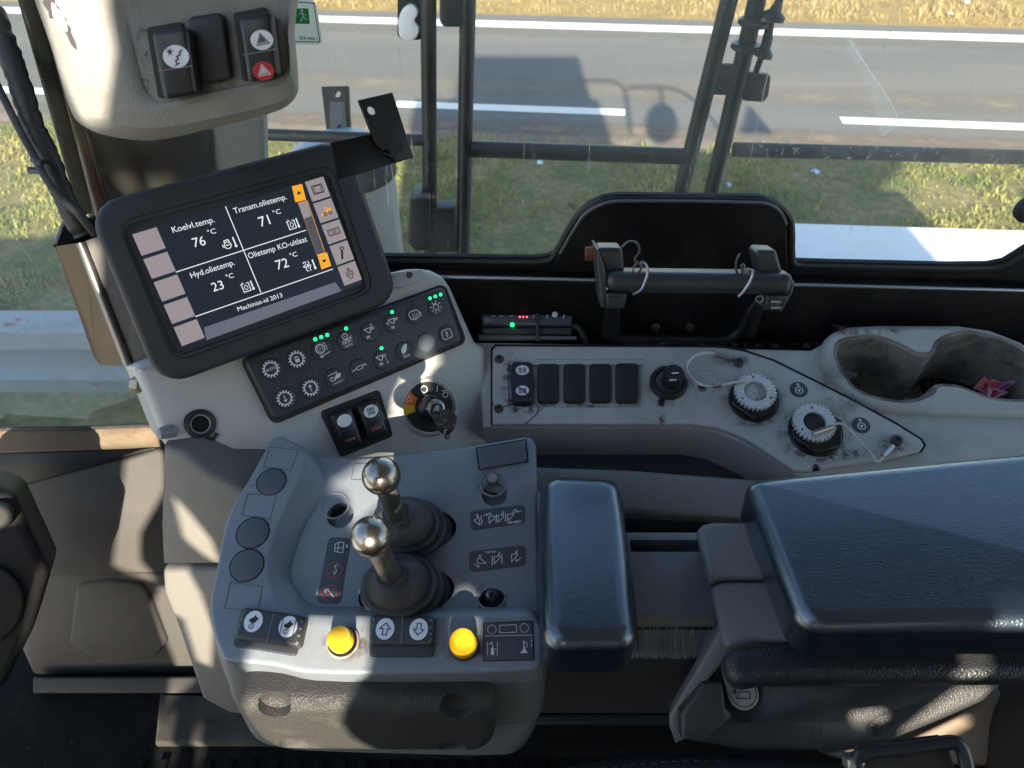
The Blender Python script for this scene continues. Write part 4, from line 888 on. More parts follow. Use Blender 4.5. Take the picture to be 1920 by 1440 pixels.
k.at(*D(776, 625), 12.5, rot); k.circ(-.25, -.15, .5, .12, 20); k.line([(-.6, .25), (-.55, .62), (.1, .62), (.15, .3)], .12); k.line([(-.6, -.15), (-.4, -.05), (-.25, -.2), (-.1, -.05), (.1, -.15)], .1); k.line([(-.95, .1), (-.95, -.3)], .12); thermo(k, .85)
k.at(*D(1205, 745), 12, rot); k.line(smooth([(-.7, .6), (-.3, .75), (-.4, .3), (-.8, .1), (-.4, -.1), (-.5, -.5), (-.2, -.75)], 3, False), .11); k.line(smooth([(.1, .75), (.25, .4), (.0, .15), (.3, -.1), (.1, -.45), (.2, -.75)], 3, False), .11); k.line([(-.7, .0), (.45, .05)], .1); k.line([(-.1, .3), (-.1, -.3)], .1); thermo(k, .9)
mk('readout', k, TXT, scr)
def sq4(k, pts, h=0): k.raw([DF.L(*D(*p), SH+h) for p in pts]); return k
for q_ in ([(1115, 315), (1170, 302), (1192, 388), (1134, 402)], [(1252, 685), (1305, 672), (1328, 745), (1275, 764)]): mk('scroll_key', sq4(sk(), q_), ORS, scr)
k = sk(); sq4(k, [(1150, 408), (1198, 396), (1256, 668), (1250, 682)][:2]+[(1290, 668), (1246, 684)]); mk('scroll_track', k, SLT, scr)
k = sk(.0002); sq4(k, [(1148, 408), (1196, 396), (1220, 476), (1180, 490)]); mk('scroll_slider', k, KEYC, scr)
k = sk(); P = [DF.L(*D(*p), SH) for p in [(1150, 406), (1250, 686), (1294, 672), (1198, 392)]]; k.rib(P, DF.m(450, 490, 1, SH), True)
k2 = sk(.0003); k2.at(*D(1153, 350), 6, rot); k2.poly([(-.8, -.4), (.8, -.4), (0, .6)]); k2.at(*D(1290, 718), 6, rot); k2.poly([(-.8, .4), (0, -.6), (.8, .4)]); mk('arrow_symbol', k2, INKK, scr)
mk('scroll_frame', k, ORS, scr)
k = sk(); sq4(k, [(640, 1078), (1350, 832), (1382, 880), (655, 1146)]); mk('status_bar', k, BARC, scr)
# right key symbols
k = sk(.0003)
def rk_(j): c_ = scp(.945, j*.2+.095); k.c = c_; k.k = SWm*.035; k.a = rot*0; return k
rk_(0); k.line([(-.8, -.62), (.8, -.62), (.8, .62), (-.8, .62)], .13, True); k.line([(-.5, -.5), (.5, -.5), (.5, .5), (-.5, .5)], .08, True)
for x in (-.65, .65):
    for y in (-.35, 0, .35): k.dot(x, y, .07)
rk_(2); k.line([(-.9, -.45), (.9, -.45), (.9, .45), (-.9, .45)], .12, True); k.line([(-.72, -.3), (.72, -.3), (.72, .3), (-.72, .3)], .05, True); k.text('123', 0, 0, .62, bold=.03)
rk_(3); k.line([(-.25, -.85), (.15, .35)], .32); k.circ(.25, .62, .26, .17, 14, -.9, 4.2)
rk_(4); k.circ(0, .62, .2, .13); k.line([(-.5, -.45), (-.5, .22), (.5, .22), (.5, -.45)], .13); k.line([(-.25, -.8), (-.25, -.1), (.25, -.1), (.25, -.8), (-.25, -.8)], .12)
rk_(1); k.circ(-.25, -.45, .24, .13); k.circ(.55, -.45, .24, .13); mk('key_symbol', k, INKK, scr)
k = sk(.00025); rk_ = None; k.c = scp(.945, .295); k.k = SWm*.035; k.a = 0
k.poly([(-.1, -.3), (.85, -.3), (.85, .25), (.3, .25), (.3, -.05), (-.1, -.05)]); k.line([(-.05, .5), (-.05, .1), (.3, .1)], .1); k.line([(-.05, .5), (.3, .5), (.3, .2)], .1); k.line([(0, -.1), (-.5, -.25), (-.9, -.5)], .16); k.poly([(-1, -.6), (-.6, -.6), (-.75, -.2)]); mk('loader_symbol', k, ORS, scr)
# steel pocket and cable sleeve left of the monitor
BRZ = M('brushed dark steel', (.05, .045, .04), .4, metal=.3, dirt=(10, .6, (.03, .025, .02), .45), stretch=(1, 1, .25))
BRZ2 = M('brown reflecting steel', (.085, .045, .024), .35, metal=.4, dirt=(7, .8, (.05, .035, .025), .45), stretch=(1, 1, .3))
pk = T('steel_pocket', 'folded bare steel pocket behind the left edge of the monitor', 'holder', pt(180, 560, .72))
def sheet(pts, th, n=None):
    P = [pt(*q) for q in pts]; nn = (P[1]-P[0]).cross(P[-1]-P[0]).normalized()*th
    return MB().loft([P, [q+nn for q in P]])
a_, b_, c_, d_ = (104, 462, .72), (152, 455, .675), (245, 690, .705), (182, 684, .745)
mk('side_face', sheet([a_, b_, (240, 680, .703), (215, 686, .735), (188, 684, .745), (175, 668, .745)], .0015), BRZ2, pk)
mk('front_face', sheet([b_, (260, 415, .675), (350, 660, .705), (240, 684, .705)], .0015), BRZ, pk)
mk('fold', MB().tube([pt(*b_), pt(196, 568, .689), pt(240, 682, .704)], .0045, 12), M('polished fold', (.22, .21, .20), .35, metal=.8), pk)
mk('back_face', sheet([(102, 460, .722), (122, 412, .78), (260, 400, .78), (330, 640, .80), (190, 680, .76)], -.0015), BLK, pk)
mk('rim_edge', MB().tube([pt(122, 412, .778), pt(104, 461, .720)], .0022, 6), BRZ, pk)
CS = M('black wrapped sleeve', (.018, .017, .016), .5, bump=(120, 1), worn=(90, .4, (.1, .09, .08), .68))
cs = T('cable_sleeve', 'thick black fabric wrapped cable bundle running down into the steel pocket', 'cable sleeve', pt(90, 300, .72))
path = [(-12, 20, .70), (10, 80, .70), (38, 160, .70), (62, 235, .705), (88, 290, .71), (112, 350, .72), (132, 395, .725), (158, 440, .735)]
rnd = random.Random(3); pp = smooth([pt(*q) for q in path], 8, False)
mk('sleeve', MB().tube(pp, [.0095+rnd.uniform(-.0008, .0011) for _ in pp], 14), CS, cs)
tc_ = mk('thin_cable', MB().tube([pt(*q) for q in [(-20, 130, .69), (10, 190, .69), (40, 250, .69), (68, 300, .69), (88, 338, .693), (118, 375, .695), (150, 405, .70), (178, 440, .71)]], .0034, 10, sm=5), RUB, label='thin black cable zip tied against the thick sleeve', cat='cable')
zt = T('zip_tie', 'black zip tie with square head holding the cables together', 'zip tie', pt(72, 305, .685))
mk('head', MB().box(pt(72, 305, .683), (.006, .005, .007), [V((.95, .2, -.2)), None, V((.1, -.8, .6))], .001), M('shiny black nylon', (.03, .03, .032), .25), zt)
mk('band', MB().tube([pt(60, 300, .69), pt(76, 304, .683), pt(92, 303, .70)], .0022, 8), M('shiny black nylon'), zt)
for y in (281, 319): mk('clip_peg', MB().tube([pt(90, y+2, .71), pt(55, y, .71)], .0035, 12), M('shiny black nylon'), zt)

# ================================================================== OVERHEAD SWITCH BOX
OB = Fr(pt(400, 120, .50), V((.10, -.93, .32)), (1, 0, 0)); OB = Fr(OB.o, OB.n, OB.P(530, 150)-OB.P(290, 200))
ob = T('switch_box', 'warm grey textured switch box hanging at the top left', 'switch box', OB.o)
outer = [(40, -80), (65, 0), (100, 100), (130, 200), (150, 232), (200, 254), (287, 263), (400, 240), (520, 208), (550, 188), (560, 162), (552, 60), (545, -80)]
face = [(215, -80), (232, 0), (250, 80), (268, 150), (280, 176), (292, 186), (312, 190), (400, 170), (520, 145), (534, 134), (540, 120), (536, 60), (530, -80)]
mid = [(100, -80), (120, 0), (150, 100), (178, 190), (195, 218), (225, 234), (290, 240), (400, 222), (528, 190), (546, 175), (553, 155), (548, 60), (541, -80)]
def rg(pts, h): return [OB.P(x, y, h) for x, y in smooth([V(q) for q in pts], 4)]
midb = [((a[0]+b[0]*2)/3, (a[1]+b[1]*2)/3) for a, b in zip(mid, face)]
hous = mk('housing', MB().loft([rg(outer, -.12), rg(outer, -.045), rg([(a[0]*.55+b[0]*.45, a[1]*.55+b[1]*.45) for a, b in zip(outer, mid)], -.020), rg(mid, -.006), rg(midb, -.0005), rg([(a[0]*.93+b[0]*.07, a[1]*.93+b[1]*.07) for a, b in zip(face, mid)], -.0016), rg(face, -.0030)]), BOXG, ob)
def orock(q, ovals, lab, depth=.016):
    r_ = T('rocker_switch', lab, 'switch', OB.P(*q[0]), 'switches on the overhead box')
    mk('frame', MB().pslab(OB, [(q[0][0]-8, q[0][1]-6), (q[1][0]-12, q[1][1]-8), (q[2][0]-10, q[2][1]-8), (q[3][0]-8, q[3][1]-2)], -.004, .001, .001, r=.002), M('grimy gasket'), r_)
    ms = [((q[0][0]*.56+q[3][0]*.44), (q[0][1]*.56+q[3][1]*.44)), ((q[1][0]*.56+q[2][0]*.44), (q[1][1]*.56+q[2][1]*.44))]
    mk('cap', MB().pslab(OB, q, -.004, depth, .0035, r=.0025, flare=-.0008), M('rocker black'), r_)
    mk('divider', Ink(OB, depth+.0001).px([(q[0][0]*.42+q[3][0]*.58+1, q[0][1]*.42+q[3][1]*.58), (q[1][0]*.42+q[2][0]*.58-1, q[1][1]*.42+q[2][1]*.58)], 1.6), M('grey line', (.2, .2, .2), .5), r_)
    for x, y, rad, mt, ic_, im in ovals:
        o_ = mk('oval_label', Ink(OB, depth+.0002).at(x, y, rad).dot(0, 0, 1, .82), mt, r_); k = Ink(OB, depth+.0005).at(x, y, rad)
        if ic_ == 'tri':
            for s_ in (.55, .30, .12): k.line([(-s_, -s_*.65), (s_, -s_*.65), (0, s_)], .07, True)
        else: k.line([(-.3, -.62), (.1, -.5)], .08); k.line([(-.1, -.55), (-.15, -.3), (.1, -.2), (.05, .0), (.35, .05), (.35, .25), (.6, .38)], .10); k.dot(-.35, .42, .14); [k.line([(-.35+.17*cos(a), .42+.17*sin(a)), (-.35+.28*cos(a), .42+.28*sin(a))], .05) for a in range(6)]
        mk('symbol', k, im, r_)
orock([(281, 58), (352, 48), (369, 178), (304, 188)], [(330, 106, 24, WHT, 'st', INKK)], 'dusty black rocker switch with white step symbol oval on the grey box')
mk('blanking_cover', MB().pslab(OB, [(350, 32), (418, 22), (435, 148), (372, 160)], -.003, .003, .002, r=.004), DARK, ob)
orock([(444, 30), (511, 20), (524, 144), (462, 156)], [(491, 75, 21, WHT, 'tri', INKK), (494, 133, 20, RED, 'tri', WHT)], 'black hazard rocker switch with white and red triangle ovals on the grey box')
stain(OB, -.0022, 400, 160, 90, 30, ob, STAIN2, -.15); stain(OB, -.0022, 440, 166, 30, 14, ob); stain(OB, -.0022, 268, 110, 16, 80, ob)
k = Ink(OB, -.0020)
# paint chips at the box's top left edge
LFn = (rg(mid, -.006)[9]-rg(outer, -.045)[9]).cross(rg(mid, -.006)[14]-rg(mid, -.006)[9]).normalized()
bpy.context.view_layer.update()
def drape(o, pts, mat, par, name, lift=.0004):
    mw = o.matrix_world; inv = mw.inverted(); P = []; Q = [V(p) for p in pts]; c_ = sum(Q, V((0, 0)))/len(Q)
    rings = []
    for s_ in (1, .66, .33, .02):
        for q in Q:
            p = c_+(q-c_)*s_; d = ray(p.x, p.y); ok, loc, n, _ = o.ray_cast(inv @ CAM, (inv.to_3x3() @ d).normalized())
            if not ok: return None
            P.append(mw @ loc - d.normalized()*lift)
    n = len(Q); fs = [(k*n+i, k*n+(i+1) % n, (k+1)*n+(i+1) % n, (k+1)*n+i) for k in range(3) for i in range(n)]
    return mk(name, MB().add(P, fs), mat, par, flat=True)
def ragged(pts, seed, a=2.2, n=4):
    rr_ = random.Random(seed); return [q+V((rr_.uniform(-a, a), rr_.uniform(-a, a))) for q in smooth(pts, n)]
CH1 = M('dark chipped patch', (.06, .05, .06), .6); CH2 = M('white scuff', (.62, .62, .64), .6)
drape(hous, ragged([(80, 2), (98, 4), (118, 30), (134, 60), (146, 94), (140, 92), (122, 62), (104, 34), (92, 22)], 1), CH1, ob, 'paint_chip', .0005)
drape(hous, ragged([(96, 6), (106, 14), (122, 40), (126, 58), (116, 56), (102, 34)], 2, 1.2), CH2, ob, 'paint_scuff', .0009)
drape(hous, ragged([(85, -10), (100, -10), (103, 20), (96, 36), (90, 20)], 4), CH1, ob, 'paint_chip', .0005)
# bracket plate to the right of the monitor
BF = Fr(pt(700, 260, .62), DF.n, DF.ex)
bkt = T('phone_bracket', 'black steel bracket plate with two screw holes right of the monitor', 'bracket', BF.o)
q = lambda x, y: (560+x/4.114, y/4.114)
mk('arm', MB().pslab(BF, [q(250, 1100), q(560, 1030), q(620, 1060), q(880, 1215), q(450, 1345), q(300, 1380)], -.004, -.0005, .0005), BLK, bkt)
mk('plate', MB().pslab(BF, [q(465, 770), q(725, 710), q(888, 1212), q(760, 1245), q(600, 1110)], 0, .004, .0008), M('worn black bracket', (.010, .009, .008), .42, dirt=(14, .6, (.035, .026, .022), .5)), bkt,
   cuts=[MB().disc(BF, *q(613, 812), .0036, -.01, .02, 0), MB().disc(BF, *q(722, 1155), .0036, -.01, .02, 0)])
mk('slot_edge', MB().tube([BF.P(*q(640, 1150), .0045), BF.P(*q(700, 1128), .0045), BF.P(*q(795, 1105), .0045), BF.P(*q(785, 1165), .0045), BF.P(*q(730, 1205), .0045), BF.P(*q(660, 1185), .0045)], .0008, 6), RUB, bkt)
# emergency exit sticker on the glass
EF = Fr((0, YW-.004, H), (0, -1, 0)); STK = M('white sticker film', (.85, .85, .80), .5); _b = STK.node_tree.nodes['Principled BSDF']; _t = STK.node_tree.nodes.new('ShaderNodeBsdfTranslucent'); _t.inputs[0].default_value = (.9, .9, .85, 1); _m = STK.node_tree.nodes.new('ShaderNodeMixShader'); _m.inputs[0].default_value = .6; STK.node_tree.links.new(_b.outputs[0], _m.inputs[1]); STK.node_tree.links.new(_t.outputs[0], _m.inputs[2]); STK.node_tree.links.new(_m.outputs[0], STK.node_tree.nodes['Material Output'].inputs[0])
ex = T('exit_sticker', 'white rounded sticker with green running man exit sign on the window', 'sticker', EF.P(570, 40))
SF = Fr((0, YW+.011, H), (0, -1, 0)); SF = Fr(SF.P(590, 40), (0, -1, 0), SF.P(598, 81)-SF.P(590, 8)); SF = Fr(SF.o, SF.n, SF.n.cross(SF.ex)*-1 if False else SF.P(598, 81)-SF.P(540, 78))
mk('backing', MB().pslab(SF, [(470, -8), (592, 0), (606, 84), (470, 82)], 0, .0004, .0001, r=.006), STK, ex)
k = Ink(SF, .0005); k.px([(470, -3), (588, 6), (600, 79), (470, 76)], 1.6); mk('border', k, INKK, ex)
k = Ink(SF, .0005).pxpoly([(478, 14), (578, 16), (581, 45), (478, 43)]); mk('green_panel', k, M('sign green', (.0, .25, .05), .5), ex)
k = Ink(SF, .0009).at(568, 30, 11, -.02); k.dot(-.1, .85, .19); k.line([(-.1, .55), (.05, -.05)], .26); k.line([(.05, -.05), (.35, -.45), (.7, -.5)], .17); k.line([(.0, -.05), (-.2, -.55), (-.5, -.85)], .17); k.line([(-.05, .45), (.4, .3), (.5, .05)], .12); k.line([(-.1, .45), (-.45, .3), (-.6, .5)], .12); k.line([(-2.2, 0), (-1.1, 0)], .18); mk('running_man', k, WHT, ex)
k = Ink(SF, .0009).at(578, 72, 8, -.02).text('224-1943 1', 0, 0, .95, bold=.02); mk('part_number', k, INKK, ex)

# ================================================================== TRANSPONDER BOX AND CLIP RACK BY THE WINDOW
TB = Fr(pt(985, 610, .845), (0, -.80, .60)); tb = T('transponder', 'small blue black device with green and red lights strapped by the window sill', 'device', TB.o)
tq = lambda x, y: (860+x/5.647, 540+y/5.647)
mk('case', MB().pslab(TB, [tq(235, 275), tq(800, 278), tq(1210, 285), tq(1205, 408), tq(240, 410)], -.02, 0, .004), M('glossy blue black', (.06, .075, .095), .2), tb)
mk('lower_case', MB().pslab(TB, [tq(240, 412), tq(1205, 410), tq(1208, 500), tq(242, 505)], -.02, -.003, .003), M('dark case', (.03, .03, .032), .4), tb)
mk('tray', MB().pslab(TB, [tq(205, 490), tq(1225, 510), tq(1250, 505), tq(1255, 552), tq(210, 560)], -.03, .001, .002), M('dusty mount', (.10, .10, .10), .6, dirt=(20, .7, (.03, .03, .03), .5)), tb)
mk('strap', MB().pslab(TB, [tq(818, 262), tq(855, 262), tq(857, 568), tq(820, 568)], -.001, .003, .001), M('shiny black nylon'), tb)
mk('power_led', MB().disc(TB, *tq(568, 390), .0024, 0, .0015, .0008, 16), GRN, tb)
for x in (648, 684, 722): mk('signal_led', MB().disc(TB, *tq(x, 306), .0008, 0, .0008, .0002, 10), REDL, tb)
mk('side_button', MB().disc(TB, *tq(1020, 280), .0032, 0, .003, .001, 20), M('white cap', (.6, .6, .6), .4), tb)
k = Ink(TB, .0001)
for a, b in (((345, 330), (500, 330)), ((520, 335), (780, 335)), ((880, 340), (1050, 345))): k.px([tq(*a), tq(*b), tq(b[0], b[1]+25), tq(a[0], a[1]+25)], .8, True)
mk('moulded_line', k, GLINE, tb); k = Ink(TB, .0002)
for x in (370, 455, 560): k.at(*tq(x, 300), 4).line([(-.8, 0), (.8, .2)], .2)
for x in (790, 935, 1110): k.at(*tq(x, 308), 3).line([(0, -1), (0, 1), (.9, 1)], .3)
mk('printed_mark', k, INKW, tb)
mk('lead', MB().tube([TB.P(*tq(1215, 400), -.008), TB.P(*tq(1270, 420), -.004), TB.P(*tq(1320, 500), -.004), TB.P(*tq(1350, 580), -.01)], .0035, 10, sm=4), RUB, tb)

RK = Fr((0, YW-.075, H), (0, -.95, .3)); ck = lambda x, y: (1000+x/3.43, 340+y/3.43)
rack = T('clip_rack', 'black folding rack with horizontal bar clamped below the window hump', 'rack', RK.P(1300, 540))
RKM = M('dark rack steel', (.040, .043, .05), .34, dirt=(14, .5, (.02, .02, .02), .5), metal=.0, worn=(160, .4, (.16, .15, .14), .70))
mk('cross_bar', MB().pslab(RK, [ck(462, 588), ck(1655, 604), ck(1684, 630), ck(1680, 680), ck(1655, 738), ck(470, 724)], -.012, .006, .0075, r=.002, seg=6), RKM, rack)
mk('side_plate', MB().pslab(RK, [ck(1640, 640), ck(1682, 650), ck(1672, 715), ck(1602, 842), ck(1580, 838), ck(1640, 715)], -.03, .003, .002), RKM, rack)
for nm, qq, hh in (('side_arm', [(405, 428), (572, 430), (592, 600), (430, 605)], -.005), ('side_arm', [(1425, 442), (1565, 446), (1612, 602), (1460, 604)], -.005)):
    mk(nm, MB().pslab(RK, [ck(*p) for p in qq], -.026, hh, .003, r=.002), RKM, rack)
mk('side_plate', MB().pslab(RK, [ck(400, 430), ck(420, 440), ck(470, 590), ck(470, 820), ck(438, 815), ck(428, 740)], -.03, .004, .002), RKM, rack)
for qq in ([(465, 720), (605, 722), (585, 820), (460, 820)], [(1500, 735), (1650, 735), (1600, 840), (1490, 830)]):
    mk('clamp_block', MB().pslab(RK, [ck(*p) for p in qq], -.015, .004, .002), RKM, rack)
for x, y, mt in ((520, 770, RKM), (1558, 790, STEEL)):
    for j in range(3): mk('clamp_rib', MB().tube([RK.P(*ck(x-35, y-16+j*18), .005), RK.P(*ck(x+32, y-16+j*18), .005)], .0018, 8), mt if j != 1 else RKM, rack)
LWf = Fr((0, YW-.045, H), (0, -1, 0))
mk('loop_frame', MB().tube([LWf.P(*ck(500, 800)), LWf.P(*ck(490, 980)), LWf.P(*ck(560, 1010)), LWf.P(*ck(900, 1018)), LWf.P(*ck(1240, 1018)), LWf.P(*ck(1330, 960)), LWf.P(*ck(1400, 830)), LWf.P(*ck(1480, 740))], .0055, 10, sm=5), BLK, rack)
mk('leg', MB().pslab(LWf, [ck(470, 800), ck(560, 800), ck(555, 1010), ck(445, 1020)], -.01, .008, .003), BLK, rack)
mk('leg', MB().pslab(LWf, [ck(1450, 760), ck(1500, 760), ck(1430, 1015), ck(1350, 1015)], -.01, .008, .003), BLK, rack)
mk('rusty_bolt', MB().tube([RK.P(*ck(335, 465), -.02), RK.P(*ck(405, 462), -.02)], .006, 6), M('rusty bolt', (.18, .07, .03), .8, dirt=(80, .7, (.08, .04, .03), .5)), rack)
for pts, lab in (([(690, 520), (715, 528), (735, 575), (720, 640), (690, 700), (640, 728)], 'thin silver wire loop over the left end of the rack bar'), ([(1360, 575), (1385, 566), (1410, 580), (1395, 640), (1350, 710), (1318, 742)], 'thin silver wire loop over the right end of the rack bar')):
    w_ = T('wire_loop', lab, 'wire', RK.P(*ck(*pts[0]), .02), 'wire loops on the rack bar')
    mk('wire', MB().tube([RK.P(*ck(*p), .018) for p in pts], .0011, 8, sm=5), STEEL, w_)
    x, y = pts[0]
    mk('dark_ring', MB().tube([RK.P(*ck(x+a, y+b), .004) for a, b in ((-120, -95), (-80, -130), (-30, -125), (-8, -70), (-40, -15), (-10, 5), (5, 40), (-30, 70), (-48, 45), (-20, 0))] if x < 1000 else [RK.P(*ck(x+a, y+b), .0) for a, b in ((-30, -110), (-55, -60), (-50, 10), (-20, 20), (-15, -40), (0, 10))], .001, 6, sm=4), M('dull wire', (.12, .11, .1), .4, metal=.7), w_)
mk('screw_eye', MB().torus(RK.P(*ck(1455, 757), .002), RK.n, .003, .0007, 16, 6), STEEL, rack)
tu = T('frame_knob', 'small black rubber stop at the right edge of the window', 'stop', WP.P(1922, 388)); mk('stop', MB().lathe(WP.P(1926, 390, .0), (0, -1, 0), [(.014, 0), (.014, .006), (.01, .012)]), RUB, tu)
# ================================================================== CONTROL POD
PN = V((-.03, -.30, .95)); PO = Fr(pt(760, 1000, .645), PN)
pod = T('control_pod', 'blue grey control pod with raised curved rim at the end of the armrest', 'control pod', PO.o)
RH = .016
outer = [(542, 824), (524, 816), (507, 826), (467, 896), (437, 944), (419, 992), (406, 1062), (395, 1115), (393, 1150), (402, 1194), (413, 1224), (424, 1238), (511, 1247), (572, 1261), (760, 1263), (992, 1256), (1008, 1250), (1016, 1236), (1016, 1205), (1015, 1175)]
innU = [(996, 1153), (930, 1152), (830, 1152), (740, 1152), (660, 1151), (600, 1150), (555, 1146), (533, 1132), (515, 1110), (506, 1080), (509, 1036), (520, 997), (532, 970), (544, 940), (556, 915), (566, 893), (573, 872), (574, 858), (568, 842), (556, 832)]
innL = [(996, 1139), (930, 1138), (830, 1138), (740, 1138), (660, 1137), (610, 1137), (580, 1130), (560, 1105), (548, 1085), (549, 1060), (556, 1035), (566, 1005), (580, 975), (596, 948), (606, 925), (611, 905), (607, 888), (598, 868), (584, 850), (568, 840)]
# deck (lowered) and skirt
# the deck stops where the raised rim's inner wall meets it
deckp = [(564, 838), (598, 868), (611, 905), (1000, 900), (1000, 900)]
deck = [(560, 838), (590, 847), (625, 855), (660, 857), (752, 850), (860, 838), (984, 817), (998, 820), (1005, 832), (1010, 1000), (1014, 1150), (1010, 1215), (900, 1225), (540, 1225), (440, 1190), (425, 1110), (450, 985), (500, 880), (532, 838)]
ho = lambda x, y, rpx, d=.010, fl=0: MB().disc(PO, x, y, PO.m(x, y, rpx), -d, .02, 0, flare=fl)
def ellc(x, y, rx, ry, rot, d=.03):
    return MB().slab(PO, [PO.L(*q) for q in ell(x, y, rx, ry, 40, rot)], -d, .02, 0)
mk('deck', MB().pslab(PO, deck, -.045, 0, .004), POD, pod, cuts=[ho(628, 948, 25), ho(925, 908, 24), ho(921, 1115, 27), ellc(774, 1000, 83, 43, -.20), ellc(762, 1112, 91, 46, -.16)])
for x, y, r_ in ((628, 948, 25), (925, 908, 24), (921, 1115, 27)):
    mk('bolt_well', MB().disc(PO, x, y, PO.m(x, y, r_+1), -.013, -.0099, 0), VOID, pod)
    mk('well_edge', MB().torus(PO.P(x, y, -.0002), PO.n, PO.m(x, y, r_+.5), .0009, 40, 8), POD, pod)
for cx, cy, rx, ry, ro in ((774, 1000, 83, 43, -.20), (762, 1112, 91, 46, -.16)):
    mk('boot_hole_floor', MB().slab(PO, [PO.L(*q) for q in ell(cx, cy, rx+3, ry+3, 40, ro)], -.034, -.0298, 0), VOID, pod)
# rim: outline smooth rings
def rng(pts, h, d=0):
    P = smooth([PO.L(x, y, h) for x, y in pts], 3)
    if d:
        if area(P) < 0: P = inset(P[::-1], d)[::-1]
        else: P = inset(P, d)
    return [PO.W(q.x, q.y, h) for q in P]
top = outer+innU
# bottom ring uses deck-level positions so that the wall slopes
def ringmix(h_in, frac, d=0):
    PI = [PO.L(x, y, RH)*(1) for x, y in innU]; PL = [PO.L(x, y, 0) for x, y in innL]
    out = [PO.L(x, y, RH) for x, y in outer]
    return out, [a*(frac)+b*(1-frac) for a, b in zip(PI, PL)]
def ringP(frac, h, d=0):
    o, i = ringmix(0, frac); P = smooth(o+i, 3)
    if d: P = inset(P[::-1], d)[::-1] if area(P) < 0 else inset(P, d)
    return [PO.W(q.x, q.y, h) for q in P]
rimo = mk('raised_rim', MB().loft([ringP(0, -.045, -.001), ringP(0, -.0005), ringP(.25, .003), ringP(.75, .0125), ringP(.93, RH-.0025), ringP(.98, RH-.0008, .0008), ringP(1, RH-.0001, .0022), ringP(1, RH, .004)]), POD, pod, sharp=50)
RF = Fr(PO.o+PO.n*RH, PO.n, PO.ex)
# skirt / body below
BODY = M('pod body grey', (.155, .155, .15), .5, bump=(1200, .3), dirt=(10, .35, (.09, .085, .08), .5), worn=(200, .4, (.3, .28, .25), .72))
FN = V((-.03, -.86, .50)); BFr = Fr(RF.P(720, 1262, -.004), FN)
lowp = [PO.L(x, y, RH) for x, y in outer]
sk1 = [(396, 1130), (404, 1192), (424, 1236), (511, 1245), (572, 1259), (760, 1261), (992, 1254), (1014, 1238), (1020, 1180), (1000, 900), (560, 880)]
def skr(scale, h, dy=0):
    P = [PO.L(x, y, RH) for x, y in sk1]; c_ = PO.L(760, 1130, RH)
    return [PO.W(*(c_+V(((q.x-c_.x)*scale[0], (q.y-c_.y)*scale[1]+dy))), h) for q in smooth(P, 3)]
def bring(pts, h): return [PO.W(q.x, q.y, h) for q in smooth([PO.L(x, y, h) for x, y in pts], 3)]
def lerp(a, b, f): return [(p[0]*(1-f)+q[0]*f, p[1]*(1-f)+q[1]*f) for p, q in zip(a, b)]
skM = [(413, 1200), (430, 1284), (448, 1325), (520, 1350), (575, 1356), (760, 1358), (988, 1352), (1012, 1338), (1021, 1290), (1010, 1000), (560, 1000)]
skL = [(432, 1240), (455, 1335), (480, 1384), (530, 1402), (600, 1408), (760, 1413), (950, 1414), (985, 1395), (1006, 1345), (1000, 1050), (580, 1050)]
sk0 = [(760+(x-760)*.80, 1060+(y-1060)*.80) for x, y in sk1]
mk('body', MB().loft([bring(skM, -.085), bring(sk1, -.006), bring(lerp(sk1, sk0, .03), -.002), bring(sk0, -.002)], True, False), BODY, pod)
mk('lower_shell', MB().loft([bring(lerp(skM, skL, 1.0), -.118), bring(lerp(skM, skL, .05), -.087)]), BODY, pod)
# knee pad
KPF = Fr(BFr.P(700, 1320, .0), V((-.02, -.92, .40)).normalized())
kq = [(452, 1256), (577, 1263), (730, 1265), (861, 1265), (905, 1280), (926, 1310), (929, 1347), (920, 1384), (898, 1408), (861, 1417), (700, 1415), (533, 1411), (498, 1402), (468, 1372), (448, 1320), (441, 1280)]
_a, _b = PO.P(700, 1258, .0), PO.P(700, 1412, -.118); _n = V((1, 0, 0)).cross(_b-_a).normalized(); _n = _n if _n.y < 0 else -_n
KPF = Fr(_a+_n*.008, _n)
kq = [(436, 1258), (560, 1262), (925, 1264), (932, 1330), (925, 1418), (500, 1414)]
mk('knee_pad', MB().slab(KPF, rounded([KPF.L(x, y, -.014+.026*min(1, max(0, (y-1262)/110))) for x, y in kq], [.022, .03, .026, .03, .022, .03], 7), -.02, .012, .013, seg=6), FOAM, pod,
   cuts=[MB().lathe(KPF.P(x, y, .012)+KPF.n*(.008 if y > 1350 else .002), KPF.n, [(.002, -.0125), (.0075, -.012), (.0118, -.009), (.0135, .002), (.0135, .02)], 24) for x, y in ((513, 1327), (855, 1331), (552, 1397), (847, 1403))])
